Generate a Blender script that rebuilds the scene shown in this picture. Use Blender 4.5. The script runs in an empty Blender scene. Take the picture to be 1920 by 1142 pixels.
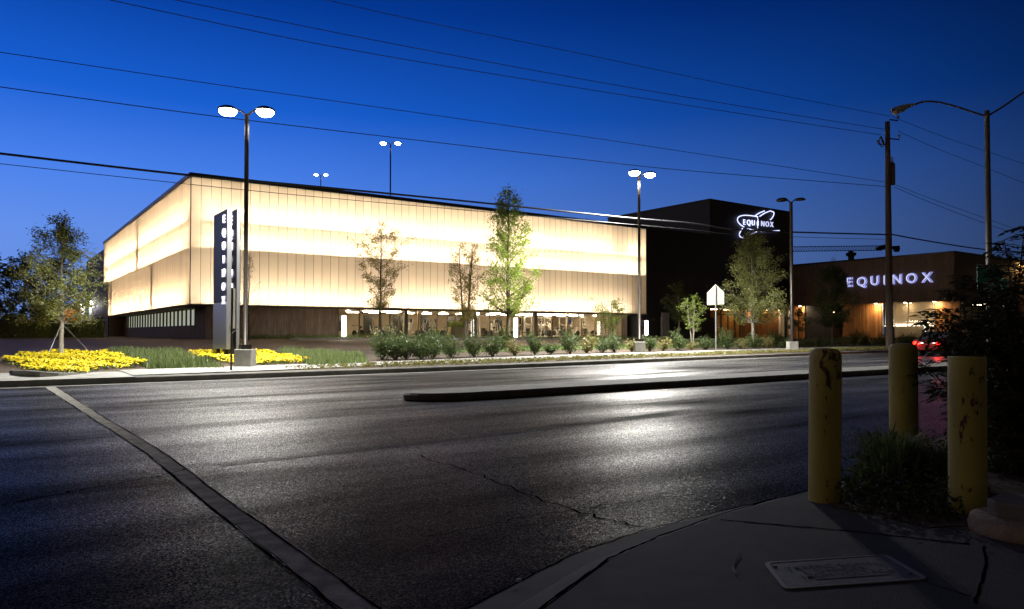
import bpy, math, random
from mathutils import Vector, Matrix
random.seed(7)
R = math.radians
scn = bpy.context.scene
COL = scn.collection
# ------------------------------------------------------------------ camera
F = 1374.0; H = 1.35; PITCH = R(1.2); SH = 53 - F*math.tan(PITCH); YAW = R(54.55)
# world X runs along the street, world Y runs away from it, towards the lit building
camd = bpy.data.cameras.new("camera"); cam = bpy.data.objects.new("camera", camd); COL.objects.link(cam)
cam.location = (0, 0, H); cam.rotation_euler = (R(90)+PITCH, 0, -(R(90)-YAW))
camd.sensor_width = 36; camd.lens = 36*F/1920; camd.shift_y = SH/1920
camd.clip_start = 0.05; camd.clip_end = 3000
scn.camera = cam
# ------------------------------------------------------------------ dusk sky
w = bpy.data.worlds.new("World"); scn.world = w; w.use_nodes = True
nt = w.node_tree; nt.nodes.clear()
def N(t, nt=nt): return nt.nodes.new(t)
out = N('ShaderNodeOutputWorld'); bg = N('ShaderNodeBackground'); tc = N('ShaderNodeTexCoord'); sx = N('ShaderNodeSeparateXYZ')
nt.links.new(tc.outputs['Generated'], sx.inputs[0])
rp = N('ShaderNodeValToRGB'); nt.links.new(sx.outputs['Z'], rp.inputs[0])
cr = rp.color_ramp
pts = [(0.0, (.10, .17, .40)), (.12, (.075, .165, .48)), (.2, (.038, .13, .50)), (.28, (.006, .072, .40)), (.40, (.0008, .028, .21)), (.54, (.0006, .008, .06)), (1.0, (.0008, .004, .03))]
cr.elements[0].position = 0; cr.elements[0].color = (*pts[0][1], 1); cr.elements[1].position = 1; cr.elements[1].color = (*pts[-1][1], 1)
for p, c in pts[1:-1]:
    e = cr.elements.new(p); e.color = (*c, 1)
dt = N('ShaderNodeVectorMath'); dt.operation = 'DOT_PRODUCT'; nt.links.new(tc.outputs['Generated'], dt.inputs[0])
dt.inputs[1].default_value = (math.cos(R(105)), math.sin(R(105)), 0)   # the afterglow
mr = N('ShaderNodeMapRange'); nt.links.new(dt.outputs['Value'], mr.inputs[0])
mr.inputs[1].default_value = -0.05; mr.inputs[2].default_value = 0.95; mr.inputs[3].default_value = 0.1; mr.inputs[4].default_value = 1.75
nz = N('ShaderNodeTexNoise'); nz.inputs['Scale'].default_value = 2.2; nz.inputs['Detail'].default_value = 3; nt.links.new(tc.outputs['Generated'], nz.inputs['Vector'])
nm = N('ShaderNodeMapRange'); nt.links.new(nz.outputs['Fac'], nm.inputs[0]); nm.inputs[3].default_value = .9; nm.inputs[4].default_value = 1.1
mu = N('ShaderNodeMath'); mu.operation = 'MULTIPLY'; nt.links.new(mr.outputs[0], mu.inputs[0]); nt.links.new(nm.outputs[0], mu.inputs[1])
# warm glow added low in the unseen sky behind the camera, lighting the near side
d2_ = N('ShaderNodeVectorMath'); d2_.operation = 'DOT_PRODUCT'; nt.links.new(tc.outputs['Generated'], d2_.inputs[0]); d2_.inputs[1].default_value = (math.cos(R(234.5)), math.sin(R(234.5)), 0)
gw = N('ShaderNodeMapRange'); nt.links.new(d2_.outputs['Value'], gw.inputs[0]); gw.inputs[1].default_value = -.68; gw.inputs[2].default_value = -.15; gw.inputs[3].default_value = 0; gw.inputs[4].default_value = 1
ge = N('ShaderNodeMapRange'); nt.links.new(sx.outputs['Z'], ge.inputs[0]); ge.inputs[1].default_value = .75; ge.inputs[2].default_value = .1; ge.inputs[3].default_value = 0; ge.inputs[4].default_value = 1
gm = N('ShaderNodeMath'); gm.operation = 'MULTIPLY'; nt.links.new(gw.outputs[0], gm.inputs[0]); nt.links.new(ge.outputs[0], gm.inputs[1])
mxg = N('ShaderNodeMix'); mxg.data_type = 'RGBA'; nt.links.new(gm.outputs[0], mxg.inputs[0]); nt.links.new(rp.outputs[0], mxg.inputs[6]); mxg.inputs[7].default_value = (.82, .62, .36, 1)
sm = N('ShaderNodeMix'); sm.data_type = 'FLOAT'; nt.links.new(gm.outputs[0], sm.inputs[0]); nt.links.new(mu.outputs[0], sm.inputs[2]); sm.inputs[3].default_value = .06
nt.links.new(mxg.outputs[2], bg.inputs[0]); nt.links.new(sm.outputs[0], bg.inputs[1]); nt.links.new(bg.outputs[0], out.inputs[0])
scn.view_settings.view_transform = 'Standard'; scn.view_settings.look = 'None'; scn.view_settings.exposure = 0; scn.view_settings.gamma = 1
scn.cycles.use_denoising = True
scn.cycles.max_bounces = 8; scn.cycles.diffuse_bounces = 7; scn.cycles.transparent_max_bounces = 12; scn.cycles.sample_clamp_indirect = 4; scn.cycles.sample_clamp_direct = 60
scn.cycles.caustics_reflective = False; scn.cycles.caustics_refractive = False
# ------------------------------------------------------------------ geometry of the site
TX, TY = math.sin(YAW), math.cos(YAW)          # street axis seen in camera axes
def ray(px, py):
    x = (px-960)/F; u = (571-py+SH)/F
    f = math.cos(PITCH)-u*math.sin(PITCH); z = math.sin(PITCH)+u*math.cos(PITCH)
    return (x*TX+f*TY, -x*TY+f*TX, z)
def lerp(a, b, f): return a+(b-a)*f
def pw(x, tab):
    if x <= tab[0][0]: return tab[0][1]
    for (a, p), (b, q) in zip(tab, tab[1:]):
        if x <= b: return lerp(p, q, (x-a)/(b-a))
    return tab[-1][1]
CURB = [(-60, 22), (2, 21.95), (12, 22.3), (17, 22.7), (30, 24.2), (48, 25.8), (80, 27.6), (200, 31)]
def curb(t): return pw(t, CURB)
def gz(t, s):
    b = pw(s, [(21, .15), (26, .2), (35, .46), (45, .70), (56, .89), (400, 1.0)])
    return .15+(b-.15)*pw(t, [(25, 1), (85, .45)])
def onS(px, py, s):
    r = ray(px, py); k = s/r[1]; return r[0]*k, H+r[2]*k
def onT(px, py, t):
    r = ray(px, py); k = t/r[0]; return r[1]*k, H+r[2]*k
def onG(px, py, dz=0):
    r = ray(px, py); k = 8.0
    while k < 200:
        if H+r[2]*k <= gz(r[0]*k, r[1]*k)+dz: break
        k += .05
    return r[0]*k, r[1]*k
def atZ(px, py, z):
    r = ray(px, py); k = (z-H)/r[2]; return r[0]*k, r[1]*k
def atD(px, d):                                # ground point at camera depth d below pixel column px
    x = (px-960)/F*d; return x*TX+d*TY, -x*TY+d*TX
def zD(py, d): return H+(624-py)*d/F
# ------------------------------------------------------------------ mesh helpers
class MB:
    def __init__(s): s.v = []; s.f = []
    def quad(s, a, b, c, d):
        n = len(s.v); s.v += [tuple(a), tuple(b), tuple(c), tuple(d)]; s.f.append((n, n+1, n+2, n+3))
    def poly(s, pts):
        n = len(s.v); s.v += [tuple(p) for p in pts]; s.f.append(tuple(range(n, n+len(pts))))
    def box(s, x0, x1, y0, y1, z0, z1):
        n = len(s.v)
        s.v += [(x, y, z) for z in (z0, z1) for y in (y0, y1) for x in (x0, x1)]
        for f in ((0, 2, 3, 1), (4, 5, 7, 6), (0, 1, 5, 4), (2, 6, 7, 3), (0, 4, 6, 2), (1, 3, 7, 5)): s.f.append(tuple(n+i for i in f))
        return s
    def tube(s, pts, rad, seg=8, cap=True):
        pts = [Vector(p) for p in pts]
        if not hasattr(rad, '__len__'): rad = [rad]*len(pts)
        base = len(s.v); up = Vector((0, 0, 1))
        for i, p in enumerate(pts):
            d = (pts[min(i+1, len(pts)-1)]-pts[max(i-1, 0)])
            d = d.normalized() if d.length > 1e-9 else Vector((0, 0, 1))
            a = d.cross(up if abs(d.z) < .95 else Vector((1, 0, 0))).normalized(); b = d.cross(a)
            for k in range(seg):
                th = 2*math.pi*k/seg; s.v.append(tuple(p+(a*math.cos(th)+b*math.sin(th))*rad[i]))
        for i in range(len(pts)-1):
            for k in range(seg):
                k2 = (k+1) % seg; s.f.append((base+i*seg+k, base+i*seg+k2, base+(i+1)*seg+k2, base+(i+1)*seg+k))
        if cap:
            s.f.append(tuple(base+k for k in range(seg))); e = base+(len(pts)-1)*seg; s.f.append(tuple(e+k for k in reversed(range(seg))))
        return s
    def lathe(s, prof, c=(0, 0, 0), seg=20, sx=1, sy=1):
        base = len(s.v)
        for r, z in prof:
            for k in range(seg):
                th = 2*math.pi*k/seg; s.v.append((c[0]+r*sx*math.cos(th), c[1]+r*sy*math.sin(th), c[2]+z))
        for i in range(len(prof)-1):
            for k in range(seg):
                k2 = (k+1) % seg; s.f.append((base+i*seg+k, base+i*seg+k2, base+(i+1)*seg+k2, base+(i+1)*seg+k))
        s.f.append(tuple(base+k for k in reversed(range(seg)))); e = base+(len(prof)-1)*seg; s.f.append(tuple(e+k for k in range(seg)))
        return s
    def extr(s, pts, axis, a, b):              # outline pts (2-D) extruded along an axis from a to b
        n = len(pts)
        def P(p, q): return {'x': (q, p[0], p[1]), 'y': (p[0], q, p[1]), 'z': (p[0], p[1], q)}[axis]
        base = len(s.v); s.v += [P(p, a) for p in pts]+[P(p, b) for p in pts]
        s.f.append(tuple(base+i for i in range(n))); s.f.append(tuple(base+n+i for i in reversed(range(n))))
        for i in range(n):
            j = (i+1) % n; s.f.append((base+i, base+n+i, base+n+j, base+j))
        return s
def link(o, parent=None):
    COL.objects.link(o)
    if parent: o.parent = parent
    return o
def obj(name, mb, mat, parent=None, smooth=False, bevel=0, loc=None):
    me = bpy.data.meshes.new(name); me.from_pydata(mb.v, [], mb.f); me.materials.append(mat)
    if smooth: me.polygons.foreach_set('use_smooth', [True]*len(me.polygons))
    me.update(); o = bpy.data.objects.new(name, me)
    if loc: o.location = loc
    if bevel:
        m = o.modifiers.new('b', 'BEVEL'); m.width = bevel; m.segments = 2; m.limit_method = 'ANGLE'
    return link(o, parent)
def tag(o, label, cat, group=None, kind=None):
    o['label'] = label; o['category'] = cat
    if group: o['group'] = group
    if kind: o['kind'] = kind
    return o
def thing(name, loc, label, cat, group=None, rz=0):
    o = bpy.data.objects.new(name, None); o.location = loc; o.rotation_euler.z = rz; o.empty_display_size = .2
    link(o); return tag(o, label, cat, group)
def struct(name, mb, mat, smooth=False):
    o = obj(name, mb, mat, smooth=smooth); o['kind'] = 'structure'; return o
def copy_tree(o, parent=None):
    c = o.copy(); COL.objects.link(c)
    if parent: c.parent = parent
    for ch in list(o.children): copy_tree(ch, c)
    return c
# ------------------------------------------------------------------ materials
def mat(name, col, rough=.6, metal=0, emit=None, es=0, var=0, vscale=4, bump=0, bscale=40, spec=.5, stretch=None, col2=None):
    m = bpy.data.materials.new(name); m.use_nodes = True; t = m.node_tree; b = t.nodes['Principled BSDF']
    b.inputs['Base Color'].default_value = (*col, 1); b.inputs['Roughness'].default_value = rough; b.inputs['Metallic'].default_value = metal
    b.inputs['Specular IOR Level'].default_value = spec
    if emit: b.inputs['Emission Color'].default_value = (*emit, 1); b.inputs['Emission Strength'].default_value = es
    if var or bump or col2:
        tc = t.nodes.new('ShaderNodeTexCoord'); mp = t.nodes.new('ShaderNodeMapping'); t.links.new(tc.outputs['Object'], mp.inputs[0])
        if stretch: mp.inputs['Scale'].default_value = stretch
        if var or col2:
            n = t.nodes.new('ShaderNodeTexNoise'); n.inputs['Scale'].default_value = vscale; n.inputs['Detail'].default_value = 6; t.links.new(mp.outputs[0], n.inputs['Vector'])
            r = t.nodes.new('ShaderNodeValToRGB'); t.links.new(n.outputs['Fac'], r.inputs[0])
            r.color_ramp.elements[0].position = .3; r.color_ramp.elements[1].position = .7
            c2 = col2 or tuple(c*(1+var) for c in col)
            r.color_ramp.elements[0].color = (*(c*(1-var) for c in col), 1); r.color_ramp.elements[1].color = (*c2, 1)
            t.links.new(r.outputs[0], b.inputs['Base Color'])
        if bump:
            n = t.nodes.new('ShaderNodeTexNoise'); n.inputs['Scale'].default_value = bscale; n.inputs['Detail'].default_value = 4; t.links.new(mp.outputs[0], n.inputs['Vector'])
            bp = t.nodes.new('ShaderNodeBump'); bp.inputs['Strength'].default_value = bump; bp.inputs['Distance'].default_value = .02
            t.links.new(n.outputs['Fac'], bp.inputs['Height']); t.links.new(bp.outputs[0], b.inputs['Normal'])
    return m
def leafmat(name, c1, c2, scale=1.5, trans=.35):
    m = bpy.data.materials.new(name); m.use_nodes = True; t = m.node_tree; t.nodes.clear()
    o = t.nodes.new('ShaderNodeOutputMaterial'); d = t.nodes.new('ShaderNodeBsdfDiffuse'); tr = t.nodes.new('ShaderNodeBsdfTranslucent'); mx = t.nodes.new('ShaderNodeMixShader')
    gl = t.nodes.new('ShaderNodeBsdfGlossy'); gl.inputs['Roughness'].default_value = .45; gl.inputs[0].default_value = (.5, .5, .5, 1); m2 = t.nodes.new('ShaderNodeMixShader'); m2.inputs[0].default_value = .06
    g = t.nodes.new('ShaderNodeNewGeometry'); r = t.nodes.new('ShaderNodeValToRGB'); t.links.new(g.outputs['Random Per Island'], r.inputs[0])
    r.color_ramp.elements[0].color = (*c1, 1); r.color_ramp.elements[1].color = (*c2, 1)
    for s in (d, tr): t.links.new(r.outputs[0], s.inputs[0])
    mx.inputs[0].default_value = trans; t.links.new(d.outputs[0], mx.inputs[1]); t.links.new(tr.outputs[0], mx.inputs[2])
    t.links.new(mx.outputs[0], m2.inputs[1]); t.links.new(gl.outputs[0], m2.inputs[2]); t.links.new(m2.outputs[0], o.inputs[0]); return m
def asphalt(name, base, rough, w=1.0):
    # dark binder with coarse stones: every stone has its own tint, tilt and gloss
    m = bpy.data.materials.new(name); m.use_nodes = True; t = m.node_tree; t.nodes.clear(); L = t.links.new; nd = t.nodes.new
    o = nd('ShaderNodeOutputMaterial'); tc = nd('ShaderNodeTexCoord')
    def M_(op, a, b=None, c=None):
        n = nd('ShaderNodeMath'); n.operation = op
        for i, x in enumerate((a, b, c)):
            if x is None: continue
            if isinstance(x, (int, float)): n.inputs[i].default_value = x
            else: L(x, n.inputs[i])
        return n.outputs[0]
    v = nd('ShaderNodeTexVoronoi'); v.inputs['Scale'].default_value = 120; L(tc.outputs['Object'], v.inputs['Vector'])
    sp1 = nd('ShaderNodeSeparateColor'); L(v.outputs['Color'], sp1.inputs[0])
    mp = nd('ShaderNodeMapping'); mp.inputs['Scale'].default_value = (.22, 1.1, 1); L(tc.outputs['Object'], mp.inputs[0])
    n1 = nd('ShaderNodeTexNoise'); n1.inputs['Scale'].default_value = .7; n1.inputs['Detail'].default_value = 6; L(mp.outputs[0], n1.inputs['Vector'])
    n2 = nd('ShaderNodeTexNoise'); n2.inputs['Scale'].default_value = 2.6; n2.inputs['Detail'].default_value = 8; n2.inputs['Roughness'].default_value = .65; L(tc.outputs['Object'], n2.inputs['Vector'])
    wear = M_('MULTIPLY', M_('MULTIPLY_ADD', n1.outputs['Fac'], 2.6, -.35), M_('MULTIPLY_ADD', n2.outputs['Fac'], 1.6, .2))
    stone = M_('MULTIPLY_ADD', M_('POWER', sp1.outputs[0], 3), 2.6, .35)
    k = M_('MULTIPLY', wear, stone)
    vm = nd('ShaderNodeVectorMath'); vm.operation = 'SCALE'; vm.inputs[0].default_value = base; L(k, vm.inputs['Scale'])
    df = nd('ShaderNodeBsdfDiffuse'); L(vm.outputs[0], df.inputs[0])
    g = nd('ShaderNodeNewGeometry'); tl_ = nd('ShaderNodeVectorMath'); tl_.operation = 'SUBTRACT'; L(v.outputs['Color'], tl_.inputs[0]); tl_.inputs[1].default_value = (.5, .5, .5)
    t2 = nd('ShaderNodeVectorMath'); t2.operation = 'MULTIPLY'; L(tl_.outputs[0], t2.inputs[0]); t2.inputs[1].default_value = (.27, .27, 0)
    ad = nd('ShaderNodeVectorMath'); ad.operation = 'ADD'; L(t2.outputs[0], ad.inputs[0]); L(g.outputs['Normal'], ad.inputs[1]); nn = nd('ShaderNodeVectorMath'); nn.operation = 'NORMALIZE'; L(ad.outputs[0], nn.inputs[0])
    gl = nd('ShaderNodeBsdfGlossy'); gl.inputs['Roughness'].default_value = rough; gl.inputs[0].default_value = (1, .98, .95, 1); L(nn.outputs[0], gl.inputs['Normal'])
    lw = nd('ShaderNodeLayerWeight'); gr_ = nd('ShaderNodeMapRange'); L(lw.outputs['Facing'], gr_.inputs[0]); gr_.inputs[1].default_value = .72; gr_.inputs[2].default_value = .97; gr_.inputs[3].default_value = 1; gr_.inputs[4].default_value = 10; graz = gr_.outputs[0]
    wt = M_('MULTIPLY', M_('MULTIPLY_ADD', M_('POWER', sp1.outputs[2], 5), .058*w, .006*w), M_('MULTIPLY', M_('MAXIMUM', M_('MULTIPLY_ADD', n1.outputs['Fac'], 4.2, -1.15), .12), graz))
    mx = nd('ShaderNodeMixShader'); L(wt, mx.inputs[0]); L(df.outputs[0], mx.inputs[1]); L(gl.outputs[0], mx.inputs[2]); L(mx.outputs[0], o.inputs[0]); return m
def concrete(name, c, joint=None):
    return mat(name, c, .8, var=.28, vscale=2.5, bump=.25, bscale=60)
def skinmat(name, axis, width, origin, tint):
    # ribbed translucent sheet with a standing seam every panel
    m = bpy.data.materials.new(name); m.use_nodes = True; t = m.node_tree; t.nodes.clear(); L = t.links.new; nd = t.nodes.new
    o = nd('ShaderNodeOutputMaterial'); tc = nd('ShaderNodeTexCoord'); sx = nd('ShaderNodeSeparateXYZ'); L(tc.outputs['Object'], sx.inputs[0])
    a = nd('ShaderNodeMath'); a.operation = 'SUBTRACT'; L(sx.outputs[axis], a.inputs[0]); a.inputs[1].default_value = origin
    dv = nd('ShaderNodeMath'); dv.operation = 'DIVIDE'; L(a.outputs[0], dv.inputs[0]); dv.inputs[1].default_value = width
    fr = nd('ShaderNodeMath'); fr.operation = 'FRACT'; L(dv.outputs[0], fr.inputs[0])
    pp = nd('ShaderNodeMath'); pp.operation = 'PINGPONG'; L(fr.outputs[0], pp.inputs[0]); pp.inputs[1].default_value = .5
    seam = nd('ShaderNodeMapRange'); L(pp.outputs[0], seam.inputs[0]); seam.inputs[1].default_value = .018; seam.inputs[2].default_value = .04; seam.inputs[3].default_value = .28; seam.inputs[4].default_value = 1
    fl = nd('ShaderNodeMath'); fl.operation = 'FLOOR'; L(dv.outputs[0], fl.inputs[0]); wn = nd('ShaderNodeTexWhiteNoise'); wn.noise_dimensions = '1D'; L(fl.outputs[0], wn.inputs['W'])
    pv = nd('ShaderNodeMapRange'); L(wn.outputs['Value'], pv.inputs[0]); pv.inputs[3].default_value = .9; pv.inputs[4].default_value = 1.05
    wv = nd('ShaderNodeMath'); wv.operation = 'MULTIPLY'; L(a.outputs[0], wv.inputs[0]); wv.inputs[1].default_value = 2*math.pi/.118
    sn = nd('ShaderNodeMath'); sn.operation = 'SINE'; L(wv.outputs[0], sn.inputs[0]); rb = nd('ShaderNodeMapRange'); L(sn.outputs[0], rb.inputs[0]); rb.inputs[1].default_value = -1; rb.inputs[3].default_value = .93; rb.inputs[4].default_value = 1
    k1 = nd('ShaderNodeMath'); k1.operation = 'MULTIPLY'; L(seam.outputs[0], k1.inputs[0]); L(pv.outputs[0], k1.inputs[1])
    k2 = nd('ShaderNodeMath'); k2.operation = 'MULTIPLY'; L(k1.outputs[0], k2.inputs[0]); L(rb.outputs[0], k2.inputs[1])
    vm = nd('ShaderNodeVectorMath'); vm.operation = 'SCALE'; vm.inputs[0].default_value = tint; L(k2.outputs[0], vm.inputs['Scale'])
    tr = nd('ShaderNodeBsdfTranslucent'); L(vm.outputs[0], tr.inputs[0]); gl = nd('ShaderNodeBsdfGlossy'); gl.inputs['Roughness'].default_value = .2
    df = nd('ShaderNodeBsdfDiffuse'); df.inputs[0].default_value = (.55, .53, .5, 1)
    mx = nd('ShaderNodeMixShader'); mx.inputs[0].default_value = .1; L(tr.outputs[0], mx.inputs[1]); L(df.outputs[0], mx.inputs[2])
    m2 = nd('ShaderNodeMixShader'); m2.inputs[0].default_value = .04; L(mx.outputs[0], m2.inputs[1]); L(gl.outputs[0], m2.inputs[2]); L(m2.outputs[0], o.inputs[0]); return m
def plankmat(name, axis, width, c, var=.3, rough=.6, gap=.25, grain=True):
    m = bpy.data.materials.new(name); m.use_nodes = True; t = m.node_tree; b = t.nodes['Principled BSDF']; L = t.links.new; nd = t.nodes.new
    tc = nd('ShaderNodeTexCoord'); sx = nd('ShaderNodeSeparateXYZ'); L(tc.outputs['Object'], sx.inputs[0])
    dv = nd('ShaderNodeMath'); dv.operation = 'DIVIDE'; L(sx.outputs[axis], dv.inputs[0]); dv.inputs[1].default_value = width
    fl = nd('ShaderNodeMath'); fl.operation = 'FLOOR'; L(dv.outputs[0], fl.inputs[0]); fr = nd('ShaderNodeMath'); fr.operation = 'FRACT'; L(dv.outputs[0], fr.inputs[0])
    wn = nd('ShaderNodeTexWhiteNoise'); wn.noise_dimensions = '1D'; L(fl.outputs[0], wn.inputs['W'])
    pv = nd('ShaderNodeMapRange'); L(wn.outputs['Value'], pv.inputs[0]); pv.inputs[3].default_value = 1-var; pv.inputs[4].default_value = 1+var
    gp = nd('ShaderNodeMapRange'); L(fr.outputs[0], gp.inputs[0]); gp.inputs[1].default_value = .03; gp.inputs[2].default_value = .08; gp.inputs[3].default_value = gap; gp.inputs[4].default_value = 1
    n = nd('ShaderNodeTexNoise'); mp = nd('ShaderNodeMapping'); sc = [9, 9, 9]; sc[2] = .7; mp.inputs['Scale'].default_value = sc; L(tc.outputs['Object'], mp.inputs[0]); L(mp.outputs[0], n.inputs['Vector']); n.inputs['Scale'].default_value = 1.5; n.inputs['Detail'].default_value = 6
    nr = nd('ShaderNodeMapRange'); L(n.outputs['Fac'], nr.inputs[0]); nr.inputs[1].default_value = .3; nr.inputs[2].default_value = .7; nr.inputs[3].default_value = .7; nr.inputs[4].default_value = 1.3
    k1 = nd('ShaderNodeMath'); k1.operation = 'MULTIPLY'; L(pv.outputs[0], k1.inputs[0]); L(gp.outputs[0], k1.inputs[1])
    k2 = nd('ShaderNodeMath'); k2.operation = 'MULTIPLY'; L(k1.outputs[0], k2.inputs[0]); L(nr.outputs[0], k2.inputs[1])
    vm = nd('ShaderNodeVectorMath'); vm.operation = 'SCALE'; vm.inputs[0].default_value = c; L(k2.outputs[0], vm.inputs['Scale']); L(vm.outputs[0], b.inputs['Base Color']); b.inputs['Roughness'].default_value = rough
    return m
def glassmat(name, refl=.05, tint=(.93, .95, .95)):
    m = bpy.data.materials.new(name); m.use_nodes = True; t = m.node_tree; t.nodes.clear(); L = t.links.new
    o = t.nodes.new('ShaderNodeOutputMaterial'); a = t.nodes.new('ShaderNodeBsdfTransparent'); a.inputs[0].default_value = (*tint, 1); g = t.nodes.new('ShaderNodeBsdfGlossy'); g.inputs['Roughness'].default_value = .02
    mx = t.nodes.new('ShaderNodeMixShader'); mx.inputs[0].default_value = refl; L(a.outputs[0], mx.inputs[1]); L(g.outputs[0], mx.inputs[2]); L(mx.outputs[0], o.inputs[0]); return m
M = dict(
    asphalt=asphalt('asphalt', (.026, .025, .024), .33, 1.0), asphalt2=asphalt('asphalt patch', (.05, .048, .045), .4, .7),
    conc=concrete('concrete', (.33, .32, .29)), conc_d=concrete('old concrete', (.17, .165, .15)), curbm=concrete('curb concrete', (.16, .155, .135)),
    paver=mat('brown paving', (.15, .1, .07), .7, var=.25, vscale=3, bump=.2, bscale=30), soil=mat('mulch', (.09, .065, .045), .95, var=.5, vscale=14, bump=.8, bscale=25),
    turf=mat('short turf', (.10, .15, .04), .95, var=.4, vscale=9, bump=.6, bscale=40), dark=mat('charcoal metal', (.018, .018, .02), .45, .3),
    cap=mat('roof edge metal', (.03, .03, .034), .4, .6), bronze=mat('bronze pole paint', (.035, .028, .022), .38, .4), white_in=mat('white lining', (.9, .88, .84), .8),
    black_clad=plankmat('black cladding', 0, .9, (.013, .013, .015), .12, .55, .6), wood_x=plankmat('brown boards x', 0, .14, (.42, .29, .21), .12, gap=.5), wood_y=plankmat('brown boards y', 1, .14, (.20, .125, .09), .2),  # front boards (x) paler than side boards (y): lamp light put into their colour
    warmwood=plankmat('oiled timber x', 0, .16, (.42, .2, .07), .3, .5), warmwood_y=plankmat('oiled timber y', 1, .16, (.42, .2, .07), .3, .5), brown_y=plankmat('brown panel y', 1, .6, (.16, .105, .07), .1, .6, .55), brown_x=plankmat('brown panel x', 0, .6, (.11, .075, .05), .1, .6, .55),
    steel=mat('brushed steel', (.5, .5, .52), .35, .9, var=.1, vscale=20, stretch=(1, 1, 20)), galv=mat('galvanised steel', (.45, .45, .44), .45, .7, var=.15, vscale=12), oldsteel=mat('weathered pole steel', (.16, .14, .115), .6, .3, var=.1, vscale=5), signback=mat('aluminium sign back', (.34, .33, .27), .6, .0, var=.06),
    glass=glassmat('window glass'), glass_d=glassmat('dark glass', .3, (.5, .52, .55)), floor=mat('gym floor', (.2, .17, .14), .4), inwall=mat('gym wall', (.62, .5, .36), .8, var=.1, vscale=1),
    machine=mat('machine frame paint', (.6, .58, .54), .35, .2), rubber=mat('black rubber', (.02, .02, .02), .6), blind=mat('window blind', (.62, .6, .48), .7),
    tube=mat('light tube', (1, 1, 1), .5, emit=(1, .83, .60), es=315), ceil_l=mat('ceiling light', (1, 1, 1), .5, emit=(1, .82, .55), es=55),
    lampw=mat('lamp lens', (1, 1, 1), .3, emit=(.93, .96, 1), es=60), bol=mat('light column', (1, 1, 1), .3, emit=(1, .93, .8), es=14), letter=mat('lit letter', (.8, .8, 1), .4, emit=(.62, .66, 1), es=1.1),
    letter_halo=mat('letter back glow', (.8, .8, 1), .4, emit=(.35, .38, 1), es=1.2), letter_d=mat('letter face', (.30, .30, .36), .4, .3), neon=mat('neon tube', (1, 1, 1), .4, emit=(.55, .6, 1), es=2.0),
    redl=mat('tail lamp', (.5, 0, 0), .3, emit=(1, .02, .01), es=8), wallwarm=mat('warm wall lamp', (1, .8, .5), .3, emit=(1, .6, .2), es=20),
    wire=mat('cable', (.012, .012, .014), .6), polewood=mat('pole timber', (.07, .05, .035), .9, var=.4, vscale=6, stretch=(1, 1, .1), bump=.4), bark=mat('bark', (.13, .10, .075), .9, var=.35, vscale=12, bump=.5), bark_l=mat('pale bark', (.30, .27, .21), .9, var=.3, vscale=12, bump=.5),
    yellow=leafmat('yellow petals', (.85, .62, .01), (.95, .80, .04), trans=.25), leaf_fl=leafmat('bedding leaves', (.05, .09, .015), (.12, .16, .03)),
    grass=leafmat('grass blades', (.10, .15, .04), (.26, .32, .12)), cover=leafmat('ground cover leaves', (.14, .17, .04), (.34, .28, .10)), lf_shrub=leafmat('shrub leaves', (.045, .08, .02), (.14, .19, .06)),
    lf_oak=leafmat('oak leaves', (.20, .23, .06), (.46, .48, .17), trans=.45), lf_green=leafmat('fresh leaves', (.20, .30, .04), (.44, .54, .10), trans=.5), lf_brown=leafmat('budding leaves', (.26, .25, .06), (.46, .38, .11), trans=.5), lf_lime=leafmat('lime leaves', (.16, .24, .03), (.34, .42, .09)),
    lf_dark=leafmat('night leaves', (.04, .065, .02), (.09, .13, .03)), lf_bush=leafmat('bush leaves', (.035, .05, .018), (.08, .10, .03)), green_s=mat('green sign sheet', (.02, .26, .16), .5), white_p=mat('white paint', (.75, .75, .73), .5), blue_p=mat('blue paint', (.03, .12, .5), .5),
    carp=mat('dark red car paint', (.05, .008, .008), .25, .3), gap=mat('open joint', (.003, .003, .003), 1, spec=0), tyre=mat('tyre rubber', (.015, .015, .015), .8), crane=mat('crane steel', (.03, .03, .04), .7), orange=mat('orange render', (.6, .2, .04), .8, var=.15), green_d=mat('green steel door', (.05, .2, .12), .5))
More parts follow.
